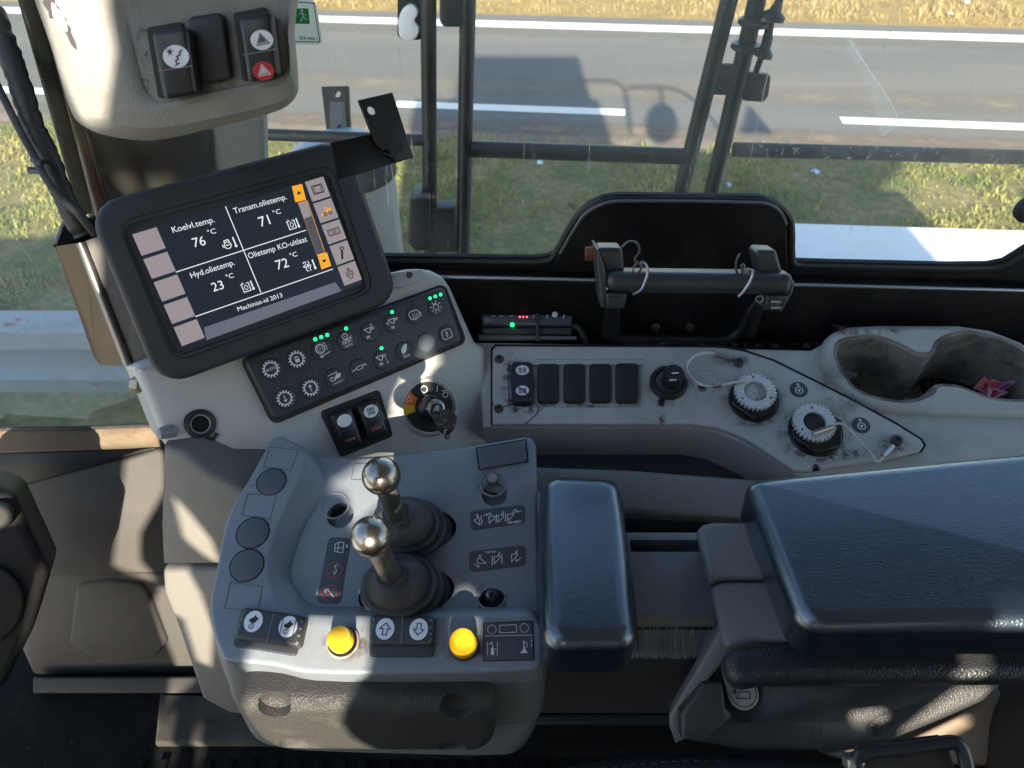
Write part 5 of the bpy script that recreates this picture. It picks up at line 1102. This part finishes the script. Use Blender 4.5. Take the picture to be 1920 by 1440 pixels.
# rim plugs and panels
for x, y, r_ in ((509, 903, 26), (474, 999, 29), (463, 1060, 30)):
    rm = RF.m(x, y, r_)
    pg = mk('round_plug', MB().disc(RF, x, y, rm, -.001, .0016, .0007, 48), M('dark plug plastic', (.075, .08, .09), .45, bump=(1500, .2)), pod)
    mk('plug_groove', MB().torus(RF.P(x, y, .0), RF.n, rm*1.06, .0005, 48, 6), SEAM, pg)
for q in ([(506, 838), (560, 844), (545, 882), (494, 875)], [(464, 926), (517, 928), (507, 973), (453, 966)], [(432, 1091), (492, 1100), (483, 1146), (421, 1140)]):
    k = Ink(RF, .0001); k.px(q, 1.4, True); mk('panel_outline', k, GLINE, pod)
mk('faint_mark', Ink(PO, .0001).px([(700, 868), (664, 869), (659, 899), (690, 900)], 1.2), GLINE, pod); k = Ink(PO, .0001); k.px(smooth([(752, 900), (790, 868), (860, 872), (868, 895), (830, 925), (770, 945)], 5, False), 1.0); mk('faint_mark', k, M('faint scratch', (.27, .28, .29), .4), pod)
# cover plate and bolts
mk('cover_plate', MB().pslab(PO, [(895, 840), (984, 826), (988, 864), (900, 878)], -.001, .004, .001, r=.0045), M('dark cover', (.075, .085, .095), .42, worn=(200, .4, (.3, .3, .3), .7), bump=(1200, .2)), pod)
mk('cover_groove', Ink(PO, .0002).px([(893, 840), (986, 824), (990, 866), (899, 881)], 2.5, True), SEAM, pod)
for x, y, kind in ((925, 908, 6), (921, 1115, 0), (628, 948, 0)):
    b_ = T('hex_bolt' if kind else 'torx_bolt', {925: 'grey hex headed bolt in the pod well by the cover plate', 921: 'bare round torx bolt in the front right pod well', 628: 'dark torx bolt in the pod well beside the curved rim'}[x], 'bolt', PO.P(x, y, -.010))
    rm = PO.m(x, y, 19)
    mm = M('oily steel', (.22, .22, .23), .35, metal=.8) if x != 628 else M('dark oily steel', (.05, .05, .05), .35, metal=.6)
    if kind:
        mk('flange', MB().lathe(PO.P(x, y, -.010), PO.n, [(rm*.98, -.002), (rm*.95, .003), (rm*.7, .007)], 32), mm, b_)
        mk('hex_head', MB().lathe(PO.P(x, y, -.010), PO.n, [(rm*.66, .004), (rm*.66, .012), (rm*.55, .0135)], 6), STEEL, b_)
    else:
        mk('head', MB().lathe(PO.P(x, y, -.010), PO.n, [(rm*.9, -.002), (rm*.88, .002), (rm*.7, .006), (rm*.4, .0078), (rm*.05, .0082)], 32), mm, b_)
        BF2 = Fr(PO.P(x, y, -.0015), PO.n); mk('torx_socket', Ink(BF2, 0).raw([BF2.L(x, y)+V((cos(a), sin(a)))*rm*(.36 if i % 2 else .24) for i, a in enumerate([j*pi/6 for j in range(12)])]), VOID, b_)
# printed labels
LBL = M('label dark grey', (.055, .062, .07), .4, worn=(300, .3, (.2, .2, .2), .72))
def label(fr, q, h=0, r=.004, name='decal', nm=None):
    return mk(name, MB().pslab(fr, q, h-.0002, h+.0005, .0001, r=r), LBL, pod)
c8 = lambda x, y: (880+x/5.538, 840+y/5.538)
l1 = label(PO, [c8(5, 655), c8(580, 585), c8(582, 775), c8(15, 855)])
def bk(k, x, y, m=0, s=1, fl=1):   # bucket symbol
    pass
k = Ink(PO, .0006)
def ln(pts, w_=1.3, cl=False): k.px([c8(*p) for p in pts], w_, cl)
ln([(50, 750), (92, 722), (105, 745), (102, 800)], 1.2, True); ln([(85, 728), (72, 690)], 1); ln([(97, 722), (85, 685)], 1); ln([(125, 705), (118, 730), (132, 750), (122, 795)], 1.4)
ln([(145, 700), (190, 690)], 1); ln([(175, 680), (192, 690), (180, 703)], 1)
ln([(205, 712), (265, 708), (262, 730), (207, 780)], 1.2, True); ln([(215, 705), (198, 675)], 1); ln([(235, 700), (215, 672)], 1); ln([(282, 690), (278, 772)], 1.6)
ln([(300, 700), (355, 695), (350, 720), (300, 768)], 1.2, True); ln([(338, 688), (345, 655)], 1); ln([(352, 690), (360, 655)], 1); ln([(378, 680), (374, 760)], 1.6)
ln([(400, 690), (460, 680), (455, 700), (400, 755)], 1.2, True); ln([(448, 675), (470, 635)], 1); ln([(462, 680), (488, 632)], 1); ln([(540, 652), (490, 660)], 1); ln([(505, 645), (488, 660), (508, 670)], 1)
k.at(*c8(468, 770), 8, .06).text('189-2077', 0, 0, .85, bold=.02)
mk('symbol', k, INKW, l1)
l2 = label(PO, [c8(-10, 1075), c8(580, 1005), c8(590, 1215), c8(0, 1290)])
k = Ink(PO, .0006)
ln([(85, 1150), (110, 1145), (175, 1195), (82, 1200)], 1.2, True); ln([(100, 1142), (108, 1108)], 1); ln([(115, 1142), (125, 1106)], 1); ln([(48, 1208), (75, 1225), (105, 1232)], 1); ln([(90, 1215), (106, 1232), (85, 1240)], 1)
ln([(240, 1122), (237, 1212)], 1.6); ln([(258, 1130), (318, 1118), (310, 1150), (260, 1200)], 1.2, True); ln([(298, 1115), (308, 1082)], 1); ln([(312, 1112), (322, 1080)], 1); ln([(338, 1110), (340, 1198)], 1.6)
ln([(438, 1105), (498, 1098), (492, 1125), (438, 1182)], 1.2, True); ln([(478, 1098), (485, 1065)], 1); ln([(492, 1096), (502, 1060)], 1); ln([(535, 1135), (515, 1160), (480, 1170)], 1); ln([(498, 1158), (478, 1170), (500, 1178)], 1)
k.at(*c8(220, 1078), 7, .06+pi).text('189-2076', 0, 0, .8, bold=.01)
mk('symbol', k, INKW, l2)
l3 = label(PO, [(616, 1008), (658, 1008), (638, 1132), (593, 1131)])
c6 = lambda x, y: (560+x/4, 820+y/4)
k = Ink(PO, .0006); k.px([c6(275, 800), c6(300, 785), c6(340, 790), c6(330, 865), c6(290, 860), c6(268, 855)], 1.1, True); k.px([c6(300, 785), c6(292, 862)], 1.1); k.px([c6(275, 830), c6(335, 828)], 1.0)
k.px([c6(270, 1030), c6(262, 1000), c6(278, 985), c6(268, 965), c6(295, 955)], 1.3); k.px([c6(278, 985), c6(285, 1000), c6(268, 1022)], 1.2); k.px([c6(195, 1140), c6(225, 1135), c6(200, 1165)], 1.2, True); k.px([c6(222, 1145), c6(258, 1195)], 1.2)
k.at(*c6(362, 815), 5, pi/2-.2).text('189', 0, 0, 1, bold=.02); mk('symbol', k, INKW, l3)
k = Ink(PO, .0008)
for x, y in (c6(270, 993), c6(232, 1168)): k.at(x, y, 15); k.circ(0, 0, .98, .09); k.line([(.68, .68), (-.68, -.68)], .09)
mk('warning_ring', k, REDP, l3)
# front strip switches
def dbl(q, lipq, ov, ic_, lab):
    r_ = T('rocker_switch', lab, 'switch', RF.P(*q[0]), 'wide rocker switches on the pod front')
    mk('cap', MB().pslab(RF, q, -.002, .009, .003, r=.003), M('scuffed rocker', (.038, .04, .044), .42, worn=(250, .6, (.32, .3, .28), .70), bump=(900, .2)), r_)
    mk('base', MB().pslab(RF, lipq, -.002, .0035, .001, r=.002), M('scuffed rocker'), r_)
    a, b = ((q[0][0]+q[1][0])/2, (q[0][1]+q[1][1])/2), ((q[2][0]+q[3][0])/2, (q[2][1]+q[3][1])/2)
    mk('divider', Ink(RF, .0092).px([a, b], 1.4), M('grey line'), r_)
    for s_ in (0, 1):
        e0, e1 = (q[0], q[3]) if s_ == 0 else (q[1], q[2]); sg = 1 if s_ == 0 else -1
        for j in range(4): t_ = .18+j*.22; mk('grip_dimple', MB().disc(RF, e0[0]+(e1[0]-e0[0])*t_+sg*6, e0[1]+(e1[1]-e0[1])*t_, .0012, .0085, .0096, .0005, 10), GLIN2 if 0 else M('dimple grey', (.12, .12, .12), .4), r_)
    for (x, y), ic2 in zip(ov, ic_):
        mk('oval_label', Ink(RF, .0093).at(x, y, 20, -.05).dot(0, 0, .88, 1), WHT, r_); k = Ink(RF, .0096).at(x, y, 20, -.08); ic2(k); mk('symbol', k, INKK, r_)
def up_(k): k.line([(-.2, -.55), (-.2, .0), (-.5, .0), (0, .55), (.5, .0), (.2, .0), (.2, -.55)], .09, True)
def dn_(k): k.line([(-.2, .55), (-.2, .0), (-.5, .0), (0, -.55), (.5, .0), (.2, .0), (.2, .55)], .09, True)
def rb1(k): k.poly(smooth([(-.45, .1), (-.1, .35), (.1, .6), (.2, .4), (.45, .3), (.3, .1), (.1, -.15), (-.2, -.1)], 3)); k.circ(-.1, -.45, .22, .07); k.text('2', -.1, -.45, .3)
def rb2(k): rb1(k); k.line([(-.6, .62), (.6, .72)], .07) if 0 else None; k.line([(-.62, -.75), (-.62, .75)], .08); k.line([(.62, -.75), (.62, .75)], .08)
dbl([(455, 1136), (574, 1154), (561, 1213), (437, 1196)], [(452, 1140), (576, 1160), (553, 1229), (436, 1210)], ((475, 1165), (540, 1175)), (rb1, rb2), 'wide black rocker with two white speed symbol ovals at the pod corner')
dbl([(696, 1150), (815, 1153), (812, 1209), (691, 1208)], [(694, 1154), (817, 1157), (812, 1230), (692, 1230)], ((722, 1179), (785, 1180)), (up_, dn_), 'wide black rocker with up and down arrow ovals between yellow buttons')
for bx, by, br_, tx_, ty, tr, mt, lab in ((643, 1204, 31, 639, 1185, 24, YEL, 'left sunlit yellow push button between the two wide rockers'), (870, 1210, 29, 869, 1190, 26, YEL2, 'right orange yellow push button beside the horn label')):
    y_ = T('push_button', lab, 'button', RF.P(bx, by), 'yellow push buttons on the pod front'); rm = RF.m(bx, by, 1)
    mk('base_ring', MB().lathe(RF.P(bx, by), RF.n, [(br_*rm*1.02, -.001), (br_*rm, .0015), (br_*rm*.9, .002), (br_*rm*.86, .0005)], 48), M('clear dirty ring', (.28, .26, .22), .35, dirt=(60, .9, (.05, .04, .03), .45)) if bx < 700 else M('black base ring', (.02, .02, .02), .4), y_)
    mk('sleeve', MB().lathe(RF.P(bx, by), RF.n, [(br_*rm*.86, 0), (br_*rm*.84, .004), (br_*rm*.78, .005)], 48), BLK, y_)
    mk('cap', MB().lathe(RF.P(bx, by), RF.n, [(tr*rm*.98, 0), (tr*rm, .0085), (tr*rm*.96, .0122), (tr*rm*.86, .0138), (tr*rm*.8, .0136), (tr*rm*.3, .0134), (.0001, .0134)], 48), mt, y_)
c7 = lambda x, y: (400+x/3, 1100+y/3)
mk('horn_label_edge', MB().pslab(RF, [c7(1516, 202), c7(1800, 190), c7(1808, 414), c7(1516, 420)], -.0005, .0004, .0001, r=.001), SEAM, pod)
l4 = mk('horn_label', MB().pslab(RF, [c7(1522, 206), c7(1793, 196), c7(1800, 409), c7(1522, 414)], 0, .001, .0002, r=.001), LBL, pod)
k = Ink(RF, .0011)
k.at(*c7(1567, 240), 8); k.circ(0, 0, 1, .1); k.at(*c7(1749, 232), 8); k.circ(0, 0, 1, .1); k.px([c7(1610, 218), c7(1704, 214), c7(1706, 256), c7(1612, 259)], 1, True); k.px([c7(1530, 278), c7(1798, 272)], .9)
k.px([c7(1542, 312), c7(1542, 384)], .9); k.px([c7(1597, 308), c7(1597, 386)], .9); k.px([c7(1552, 325), c7(1565, 312), c7(1572, 330), c7(1570, 380)], 1.6); k.px([c7(1580, 350), c7(1590, 350)], .9); k.pxpoly([c7(1562, 345), c7(1576, 345), c7(1580, 384), c7(1562, 384)])
k.px([c7(1745, 305), c7(1748, 345), c7(1735, 372)], 1.8); k.px([c7(1748, 345), c7(1762, 372)], 1.2); k.pxpoly([c7(1725, 374), c7(1768, 372), c7(1755, 352), c7(1744, 352)]); k.px(smooth([c7(1748, 312), c7(1764, 318), c7(1764, 338), c7(1748, 342)], 3), 1, True)
k.at(*c7(1790, 312), 6, pi/2).text('375-8511', 0, 0, .8); mk('symbol', k, INKW, l4)
stain(RF, .0002, 643, 1210, 52, 34, pod, STAIN2); stain(RF, .0002, 680, 1200, 22, 30, pod, STAIN2); stain(PO, .0003, 925, 908, 42, 34, pod, STAIN2); stain(RF, .0002, 868, 1218, 48, 24, pod)

# ------------------------------------------------------------------ the two levers
def lever(bx, by, rx, ry, rot, nx, ny, nr, ball, br_, lab):
    tb_ = PO.t(bx, by); B = PO.P(bx, by, -.012)
    Rb = PO.m(bx, by, rx)*.93
    t2 = tb_-.085
    N = pt(nx, ny, tb_-.055); C = pt(*ball, t2-.016); rb = br_*(t2-.016)/FPX
    lv = T('control_lever', lab, 'lever', B, 'ball topped control levers')
    ax0 = PO.n; ax1 = (C-N).normalized(); u0 = PO.ex*cos(-rot)+PO.ey*sin(-rot)*1
    # ribbed boot
    prof = [(1.0, -.05), (1.04, .05), (1.04, .12), (.98, .155), (.86, .16), (.84, .20), (.92, .23), (.92, .30), (.86, .33), (.73, .335), (.71, .375), (.80, .40), (.80, .47), (.74, .50), (.61, .505), (.59, .54), (.67, .57), (.65, .66), (.52, .76), (.40, .83), (.33, .85), (.33, .88), (.28, .89), (.285, 1.0)]
    rings = []
    rn = nr*(tb_-.055)/FPX
    for r_, s_ in prof:
        c_ = B*(1-s_)+N*s_ - ax0*0; ax = (ax0*(1-s_)+ax1*s_).normalized(); u = (PO.ex-ax*PO.ex.dot(ax)).normalized(); w_ = ax.cross(u)
        rr = rn+(Rb-rn)*max(0, (r_-.265)/.735); fy = .80*(1-s_)+1*s_
        rings.append([c_+u*(rr*cos(2*pi*i/48))+w_*(rr*fy*sin(2*pi*i/48)) for i in range(48)])
    mk('rubber_boot', MB().loft(rings), RUB, lv, sharp=40)
    mk('shaft', MB().lathe(N, ax1, [(rn*.86, -.004), (rn*.80, .012), (rn*.78, (C-N).length-rb*.9)], 32), M('worn dark shaft', (.07, .065, .06), .4, dirt=(40, .6, (.2, .18, .14), .5), metal=.3), lv)
    sp_ = [(rb*sin(pi*j/24), -rb*cos(pi*j/24)) for j in range(1, 24)]
    mk('ball_knob', MB().lathe(C, ax1, [(.0003, -rb)]+sp_+[(.0003, rb)], 48), CHR, lv, sharp=180)
lever(774, 1000, 83, 45, -.2, 742, 962, 24, (715, 892), 36.5, 'rear chrome ball lever with ribbed rubber boot beside the cover plate')
lever(762, 1112, 91, 48, -.16, 731, 1074, 25, (696, 1006), 39, 'front chrome ball lever with ribbed boot close to the yellow button')

# ================================================================== ARMRESTS
SPN = V((.03, -.04, .99)); SP = Fr(pt(1110, 1020, .60), SPN)
sa = T('small_armrest', 'narrow glossy black padded armrest cushion beside the control pod', 'armrest', SP.o)
so = [(1019, 905), (1030, 889), (1048, 884), (1100, 886), (1142, 889), (1160, 899), (1170, 935), (1180, 1010), (1192, 1100), (1199, 1170), (1196, 1190), (1180, 1205), (1100, 1212), (1045, 1206), (1026, 1190), (1018, 1130), (1015, 1000)]
def pillow(fr, pts, h0, h1, rr, n=7, sm=3, crown=.0):
    P = smooth([fr.L(x, y, h1) for x, y in pts], sm)
    return MB().slab(fr, P, h0, h1, rr, seg=n, crown=crown, flare=-rr*.0)
mk('pad', MB().slab(SP, rounded([SP.L(x, y) for x, y in [(1016, 884), (1163, 887), (1178, 985), (1202, 1207), (1018, 1209), (1012, 1000)]], [.017, .017, .03, .017, .017, .03], 7), -.040, 0, .0135, seg=7), VINYL, sa, sharp=60)
mk('pad_base', pillow(SP, [(x*.97+1110*.03, y*.97+1030*.03+4) for x, y in so], -.046, -.036, .004), DARK, sa)
# slide plate with slot, brush strip
SL = Fr(pt(1265, 1080, .655), V((.0, -.14, .99)))
sl_ = T('slide_plate', 'blue grey metal slide plate with open slot between the two armrests', 'plate', SL.o)
SLM = M('satin slide plate', (.18, .19, .20), .38, metal=.25, dirt=(9, .3, (.12, .12, .13), .5), stretch=(3, 1, 1))
mk('plate', MB().pslab(SL, [(1150, 996), (1330, 996), (1365, 1155), (1150, 1155)], -.02, 0, .003), SLM, sl_, cuts=[MB().pslab(SL, [(1183, 1001), (1320, 1001), (1322, 1024), (1185, 1024)], -.018, .01, 0, r=.002)])
SB = Fr(SL.P(1265, 1157), V((0, -.80, .60)))
mk('front_lip', MB().pslab(SB, [(1150, 1152), (1350, 1152), (1345, 1178), (1150, 1178)], -.012, .001, .003), BODY, sl_)
bs = T('brush_strip', 'grey bristle brush strip hanging below the slide plate', 'brush', SB.P(1265, 1180)); rnd = random.Random(11)
mk('holder', MB().pslab(SB, [(1160, 1172), (1345, 1172), (1345, 1182), (1160, 1182)], -.012, -.003, .001), BLK, bs)
mb = MB(); BR = M('grey bristle', (.34, .34, .36), .45)
for i in range(850):
    x = rnd.uniform(1170, 1340); y0 = 1176; L_ = rnd.uniform(44, 60)*(1-.25*max(0, (x-1310)/30)); dx = rnd.gauss(0, 4)-(x-1200)*.10+6
    h = rnd.uniform(-.012, -.003); a, b = SB.P(x, y0, h), SB.P(x+dx, y0+L_, h+rnd.uniform(-.006, .006)); mb.tube([a, a*.5+b*.5+V((rnd.gauss(0, .0006), 0, 0)), b], [.00042, .00035, .0002], 3, cap=False)
mk('bristles', mb, BR, bs, flat=True)
# bracket
ARM = M('armrest bracket plastic', (.13, .135, .14), .42, bump=(1000, .2), dirt=(9, .35, (.07, .07, .07), .5), worn=(220, .5, (.3, .3, .28), .71))
AB = Fr(pt(1390, 1080, .60), V((-.28, -.42, .86))); ab = T('armrest_bracket', 'grey moulded bracket carrying the large armrest with a diagonal lower leg', 'bracket', AB.o)
mk('upper_cover', MB().pslab(AB, [(1303, 996), (1316, 982), (1335, 977), (1560, 980), (1560, 1086), (1365, 1086), (1345, 1088), (1329, 1098)], -.06, .002, .006, sm=0, r=.004), ARM, ab)
mk('lower_cover', MB().pslab(AB, [(1331, 1101), (1346, 1092), (1366, 1089), (1560, 1089), (1560, 1204), (1407, 1205), (1360, 1222), (1349, 1186)], -.05, .0, .005, r=.003), ARM, ab)
AL = Fr(pt(1320, 1290, .60), V((-.30, -.80, .52)))
mk('diagonal_leg', MB().pslab(AL, [(1349, 1180), (1420, 1176), (1500, 1200), (1500, 1210), (1410, 1210), (1384, 1214), (1364, 1232), (1277, 1340), (1276, 1352), (1284, 1388), (1266, 1396), (1254, 1364), (1254, 1342)], -.02, 0, .003), ARM, ab)
mk('strut', MB().pslab(AL, [(1352, 1255), (1360, 1255), (1374, 1292), (1372, 1305), (1362, 1300)], -.03, -.003, .001), ARM, ab)
for x, y in (): mk('dent', MB().torus(AB.P(x, y, .002 if y < 1086 else 0), AB.n, .0022, .0005, 14, 6), M('scuff', (.07, .07, .07), .5), ab)
# large armrest pad
BA = Fr(pt(1600, 1000, .56), V((-.05, -.07, .99))); ba = T('large_armrest', 'wide glossy black grained armrest pad at the right', 'armrest', BA.o)
bo = [(1400, 925), (1404, 903), (1418, 892), (1440, 889), (1700, 864), (2000, 836), (2300, 810), (2330, 1000), (2330, 1200), (2200, 1196), (1800, 1192), (1540, 1200), (1515, 1198), (1500, 1182), (1470, 1110), (1430, 1010)]
P = rounded([BA.L(x, y, 0) for x, y in [(1396, 892), (1450, 886), (2330, 800), (2330, 1172), (1800, 1172), (1506, 1178)]], [.018, .02, .02, .02, .03, .020], 7)
mk('pad', MB().slab(BA, P, -.040, 0, .0135, seg=8), VINYL, ba, sharp=60)
# slimmer second pad under it
BB = Fr(pt(1600, 1240, .560), V((-.03, -.22, .97)));
mk('lower_pad', MB().slab(BB, rounded([BB.L(x, y) for x, y in [(1356, 1224), (1378, 1212), (1560, 1190), (2300, 1180), (2300, 1268), (1430, 1276), (1390, 1284), (1366, 1262)]], .013, 6), -.016, 0, .010, seg=6), M('grained lower pad', (.022, .024, .027), .36, bump=(380, .8, 1)), ba, sharp=60)
# storage box below
SBX = Fr(pt(1560, 1340, .60), V((-.02, -.72, .69))); sb2 = T('side_box', 'grained black moulded seat side box below the armrest', 'seat side box', SBX.o)
bq = [(1318, 1278), (1420, 1270), (1800, 1266), (1900, 1272), (1850, 1320), (1762, 1358), (1660, 1398), (1570, 1412), (1400, 1412), (1312, 1395), (1280, 1386), (1276, 1342)]
mk('shell', MB().slab(SBX, smooth([SBX.L(x, y) for x, y in bq], 1), -.06, 0, .008, seg=4), VINYLB, sb2, sharp=60,
   cuts=[MB().lathe(SBX.P(1394, 1305, .006), SBX.n, [(.014, -.016), (.022, -.006), (.030, .006), (.032, .02)], 32), MB().lathe(SBX.P(1650, 1376, .012), SBX.n, [(.004, -.014), (.009, -.010), (.012, .006)], 24), MB().lathe(SBX.P(1381, 1390, .012), SBX.n, [(.004, -.010), (.009, -.007), (.012, .006)], 24)])
kn = T('adjust_knob', 'pale round adjuster button with symbol tucked under the lower pad', 'knob', SBX.P(1394, 1304))
KNF = Fr(SBX.P(1396, 1302, -.004), V((-.05, -.55, .83))); mk('cap', MB().disc(KNF, 1394, 1301, KNF.m(1394, 1301, 29), -.006, .002, .001), M('pale button', (.36, .34, .30), .5, dirt=(60, .5, (.2, .18, .15), .5)), kn)
k = Ink(KNF, .0022).at(1394, 1300, 26); k.line([(-.5, -.35), (.45, -.35), (.45, .1), (-.3, .1)], .07, True); k.line([(-.8, .1), (-.55, .25), (-.55, -.05), (-.8, .1)], .07); k.circ(0, 0, .92, .06); mk('symbol', k, INKK, kn)
mk('ridge', MB().pslab(SBX, [(1318, 1281), (1356, 1280), (1362, 1330), (1375, 1343), (1322, 1396), (1280, 1388), (1277, 1340)], -.02, .009, .004), VINYLB, sb2)
# pale trim, buckle and seat
TRM = M('warm beige seat trim', (.30, .22, .16), .7, bump=(700, .4), dirt=(10, .3, (.18, .13, .1), .5))
TF = Fr(pt(1750, 1370, .64), V((-.10, -.62, .78)))
mk('seat_side_trim', MB().pslab(TF, [(1540, 1412), (1700, 1388), (1800, 1340), (1900, 1290), (2100, 1240), (2100, 1420), (1840, 1440), (1570, 1425)], -.03, 0, .004), TRM, label='warm beige seat side trim panel behind the belt buckle', cat='trim panel')
bkf = Fr(pt(1720, 1410, .52), V((-.05, -.70, .71))); bu = T('seat_belt_buckle', 'black seat belt handle with worn metal tip near the bottom right', 'seat belt', bkf.o)
mk('loop', MB().tube([bkf.P(x, y) for x, y in [(1608, 1436), (1606, 1424), (1625, 1412), (1700, 1403), (1780, 1392), (1796, 1395), (1806, 1412), (1815, 1450)]], .0048, 12, sm=5), M('shiny black nylon'), bu)
mk('body', MB().pslab(bkf, [(1622, 1412), (1780, 1393), (1800, 1470), (1600, 1480)], -.02, -.004, .004), M('dark webbing', (.05, .035, .03), .8, bump=(900, .8)), bu)
mk('metal_tip', MB().pslab(bkf, [(1590, 1426), (1620, 1418), (1626, 1436), (1604, 1452), (1592, 1446)], -.008, .004, .003), M('worn metal tip', (.5, .42, .36), .35, metal=.8), bu)
CU = Fr(pt(1300, 1440, .62), V((0, -.35, .94))); su = T('seat_cushion', 'black fabric seat cushion with stitched seam along the bottom edge', 'seat', CU.o)
cu_ = [(930, 1500), (1010, 1452), (1130, 1424), (1280, 1410), (1450, 1416), (1580, 1428), (1700, 1440), (1900, 1445), (2000, 1600), (1300, 1700), (900, 1600)]
FAB = M('black woven seat fabric', (.022, .024, .03), .85, bump=(1500, .9), dirt=(300, .3, (.06, .06, .07), .5))
mk('cushion', MB().slab(CU, smooth([CU.L(x, y) for x, y in cu_], 3), -.06, 0, .02, seg=6), FAB, su, sharp=60)
st_ = smooth([CU.L(x, y+14, .001) for x, y in [(1010, 1450), (1070, 1436), (1130, 1426), (1200, 1418), (1280, 1413), (1360, 1413)]], 8, False); mb = MB()
for i in range(0, len(st_)-1, 2): mb.tube([CU.W(*st_[i], .0015), CU.W(*st_[i+1], .0015)], .0006, 6)
mk('stitching', mb, M('grey thread', (.05, .04, .035), .8), su)
bo_ = T('seat_bolster', 'dark fabric seat bolster in the bottom right corner', 'seat', pt(1900, 1350, .66)); BO = Fr(pt(1900, 1350, .62), V((-.3, -.6, .74)))
mk('bolster', MB().slab(BO, smooth([BO.L(x, y) for x, y in [(1862, 1500), (1858, 1420), (1872, 1340), (1920, 1280), (2060, 1240), (2100, 1500)]], 3), -.06, 0, .02, seg=5), M('dark brown fabric', (.05, .035, .03), .85, bump=(1200, .8)), bo_, sharp=60)
# ================================================================== CAB ROOF, DOOR SIDE
cab = T('cab_shell', 'black cab roof with posts and door frame around the operator station', 'cab', (.2, 0, H))
mk('roof', MB().box((.49, .02, H+.45), (1.58, 1.62, .06), bev=.02), BLK, cab)
mk('roof_lining', MB().box((.49, .02, H+.405), (1.50, 1.50, .03), bev=.01), M('grey roof lining', (.25, .25, .25), .9), cab)
mk('rear_post', MB().box((1.24, .74, H-.28), (.06, .06, 1.44)), BLK, cab)
mk('window_header', MB().box((.49, .755, H+.40), (1.58, .05, .08)), BLK, cab)
mk('door_sill_wall', MB().box((.27, -.76, H-1.0), (1.66, .05, .50)), BLK, cab)
mk('door_post', MB().box((-.53, -.76, H-.28), (.07, .06, 1.44)), BLK, cab)
mk('rear_door_post', MB().box((1.24, -.76, H-.28), (.08, .06, 1.44)), BLK, cab)
# added unseen sheet behind the seat; its holes shape the sun patches indoors
BY = -.60
def back(P): s = (P.y-BY)/SDIR.y; return P-SDIR*s
LIT = [
 (PO, 0, [(608, 912), (640, 892), (700, 852), (752, 850), (748, 900), (742, 930), (700, 960), (672, 985), (657, 990), (656, 945), (646, 926), (628, 920)]),
 (PO, 0, [(858, 1108), (880, 1104), (900, 1130), (905, 1148), (850, 1150)]),
 (RF, 0, [(552, 1160), (600, 1152), (640, 1160), (688, 1150), (690, 1200), (686, 1262), (560, 1262), (470, 1250), (452, 1215), (560, 1215)]),
 (KPF, .010, [(455, 1256), (690, 1262), (676, 1296), (645, 1325), (640, 1350), (660, 1378), (722, 1412), (500, 1420), (440, 1300)]),
 (KP, CB, [(740, 745), (760, 700), (800, 668), (832, 672), (812, 690), (800, 705), (806, 730), (768, 778), (735, 778)]),
 (KP, .004, [(792, 640), (806, 632), (812, 640), (806, 655), (822, 672), (780, 682)]),
 (TK, 0, [(300, 1066), (350, 1066), (375, 1110), (400, 1180), (395, 1250), (370, 1240), (345, 1160), (318, 1150), (300, 1100)]),
 (TK, 0, [(325, 930), (350, 955), (395, 1010), (415, 1062), (380, 1040), (345, 1010)]),
 (f1, 0, [(236, 860), (310, 830), (308, 920), (262, 1000), (262, 1050), (300, 1090), (230, 1070), (212, 1060)]),
 (f2, 0, [(300, 1100), (345, 1100), (380, 1250), (340, 1270), (308, 1190), (290, 1130)]),
 (sf, 0, [(-60, 800), (300, 794), (300, 838), (240, 842), (-60, 855)]),
 (BA, 0, [(1862, 1126), (2200, 1080), (2200, 1230), (1872, 1214), (1888, 1180)]),
 (BB, 0, [(1790, 1204), (1846, 1204), (1862, 1240), (1850, 1290), (1790, 1290), (1806, 1250)]),
 (SBX, 0, [(1800, 1285), (1862, 1285), (1840, 1330), (1770, 1362), (1690, 1400), (1690, 1370), (1740, 1330)]),
 (SBX, 0, [(1590, 1350), (1600, 1335), (1650, 1328), (1672, 1340), (1650, 1352), (1610, 1366)]),
 (TF, 0, [(1560, 1410), (1700, 1385), (1790, 1340), (1830, 1350), (1740, 1400), (1600, 1425)]),
 (FF, 0, [(305, 1300), (350, 1300), (330, 1440), (290, 1440)]), (FF, 0, [(385, 1320), (400, 1320), (380, 1440), (360, 1440)]),
 (PAN, 0, [(1888, 745), (2100, 745), (2100, 880), (1905, 850)]),
 (PF, 0, [(232, 318), (244, 322), (262, 350), (262, 368), (246, 360), (232, 340)]), (PF, 0, [(302, 322), (318, 324), (330, 350), (318, 365), (302, 350)]),
 (Fr(pt(190, 520, .69), (0, -1, 0)), 0, [(150, 450), (176, 460), (196, 530), (186, 545), (165, 500)]),
 (OB, -.01, [(20, -100), (200, -100), (210, 20), (225, 100), (200, 230), (130, 240), (60, 120)]),
]
cutters = []
for fr__, h_, pts_ in LIT:
    P = [back(fr__.P(x, y, h_)) for x, y in pts_]
    cutters.append(MB().loft([[p+V((0, -.03, 0)) for p in P], [p+V((0, .03, 0)) for p in P]]))
bl = mk('added_sun_mask', MB().box((.30, BY, H-.20), (2.2, .006, 1.18)), M('grey sun mask', (.14, .14, .14), .9), label='added unseen grey sheet with holes that shape the sun patches', cat='added sun blocker', cuts=cutters)
for o_ in list(bpy.data.objects):
    if o_.type == 'MESH' and not o_.data.polygons: print('EMPTY', o_.name, o_.parent)
bpy.context.view_layer.update()
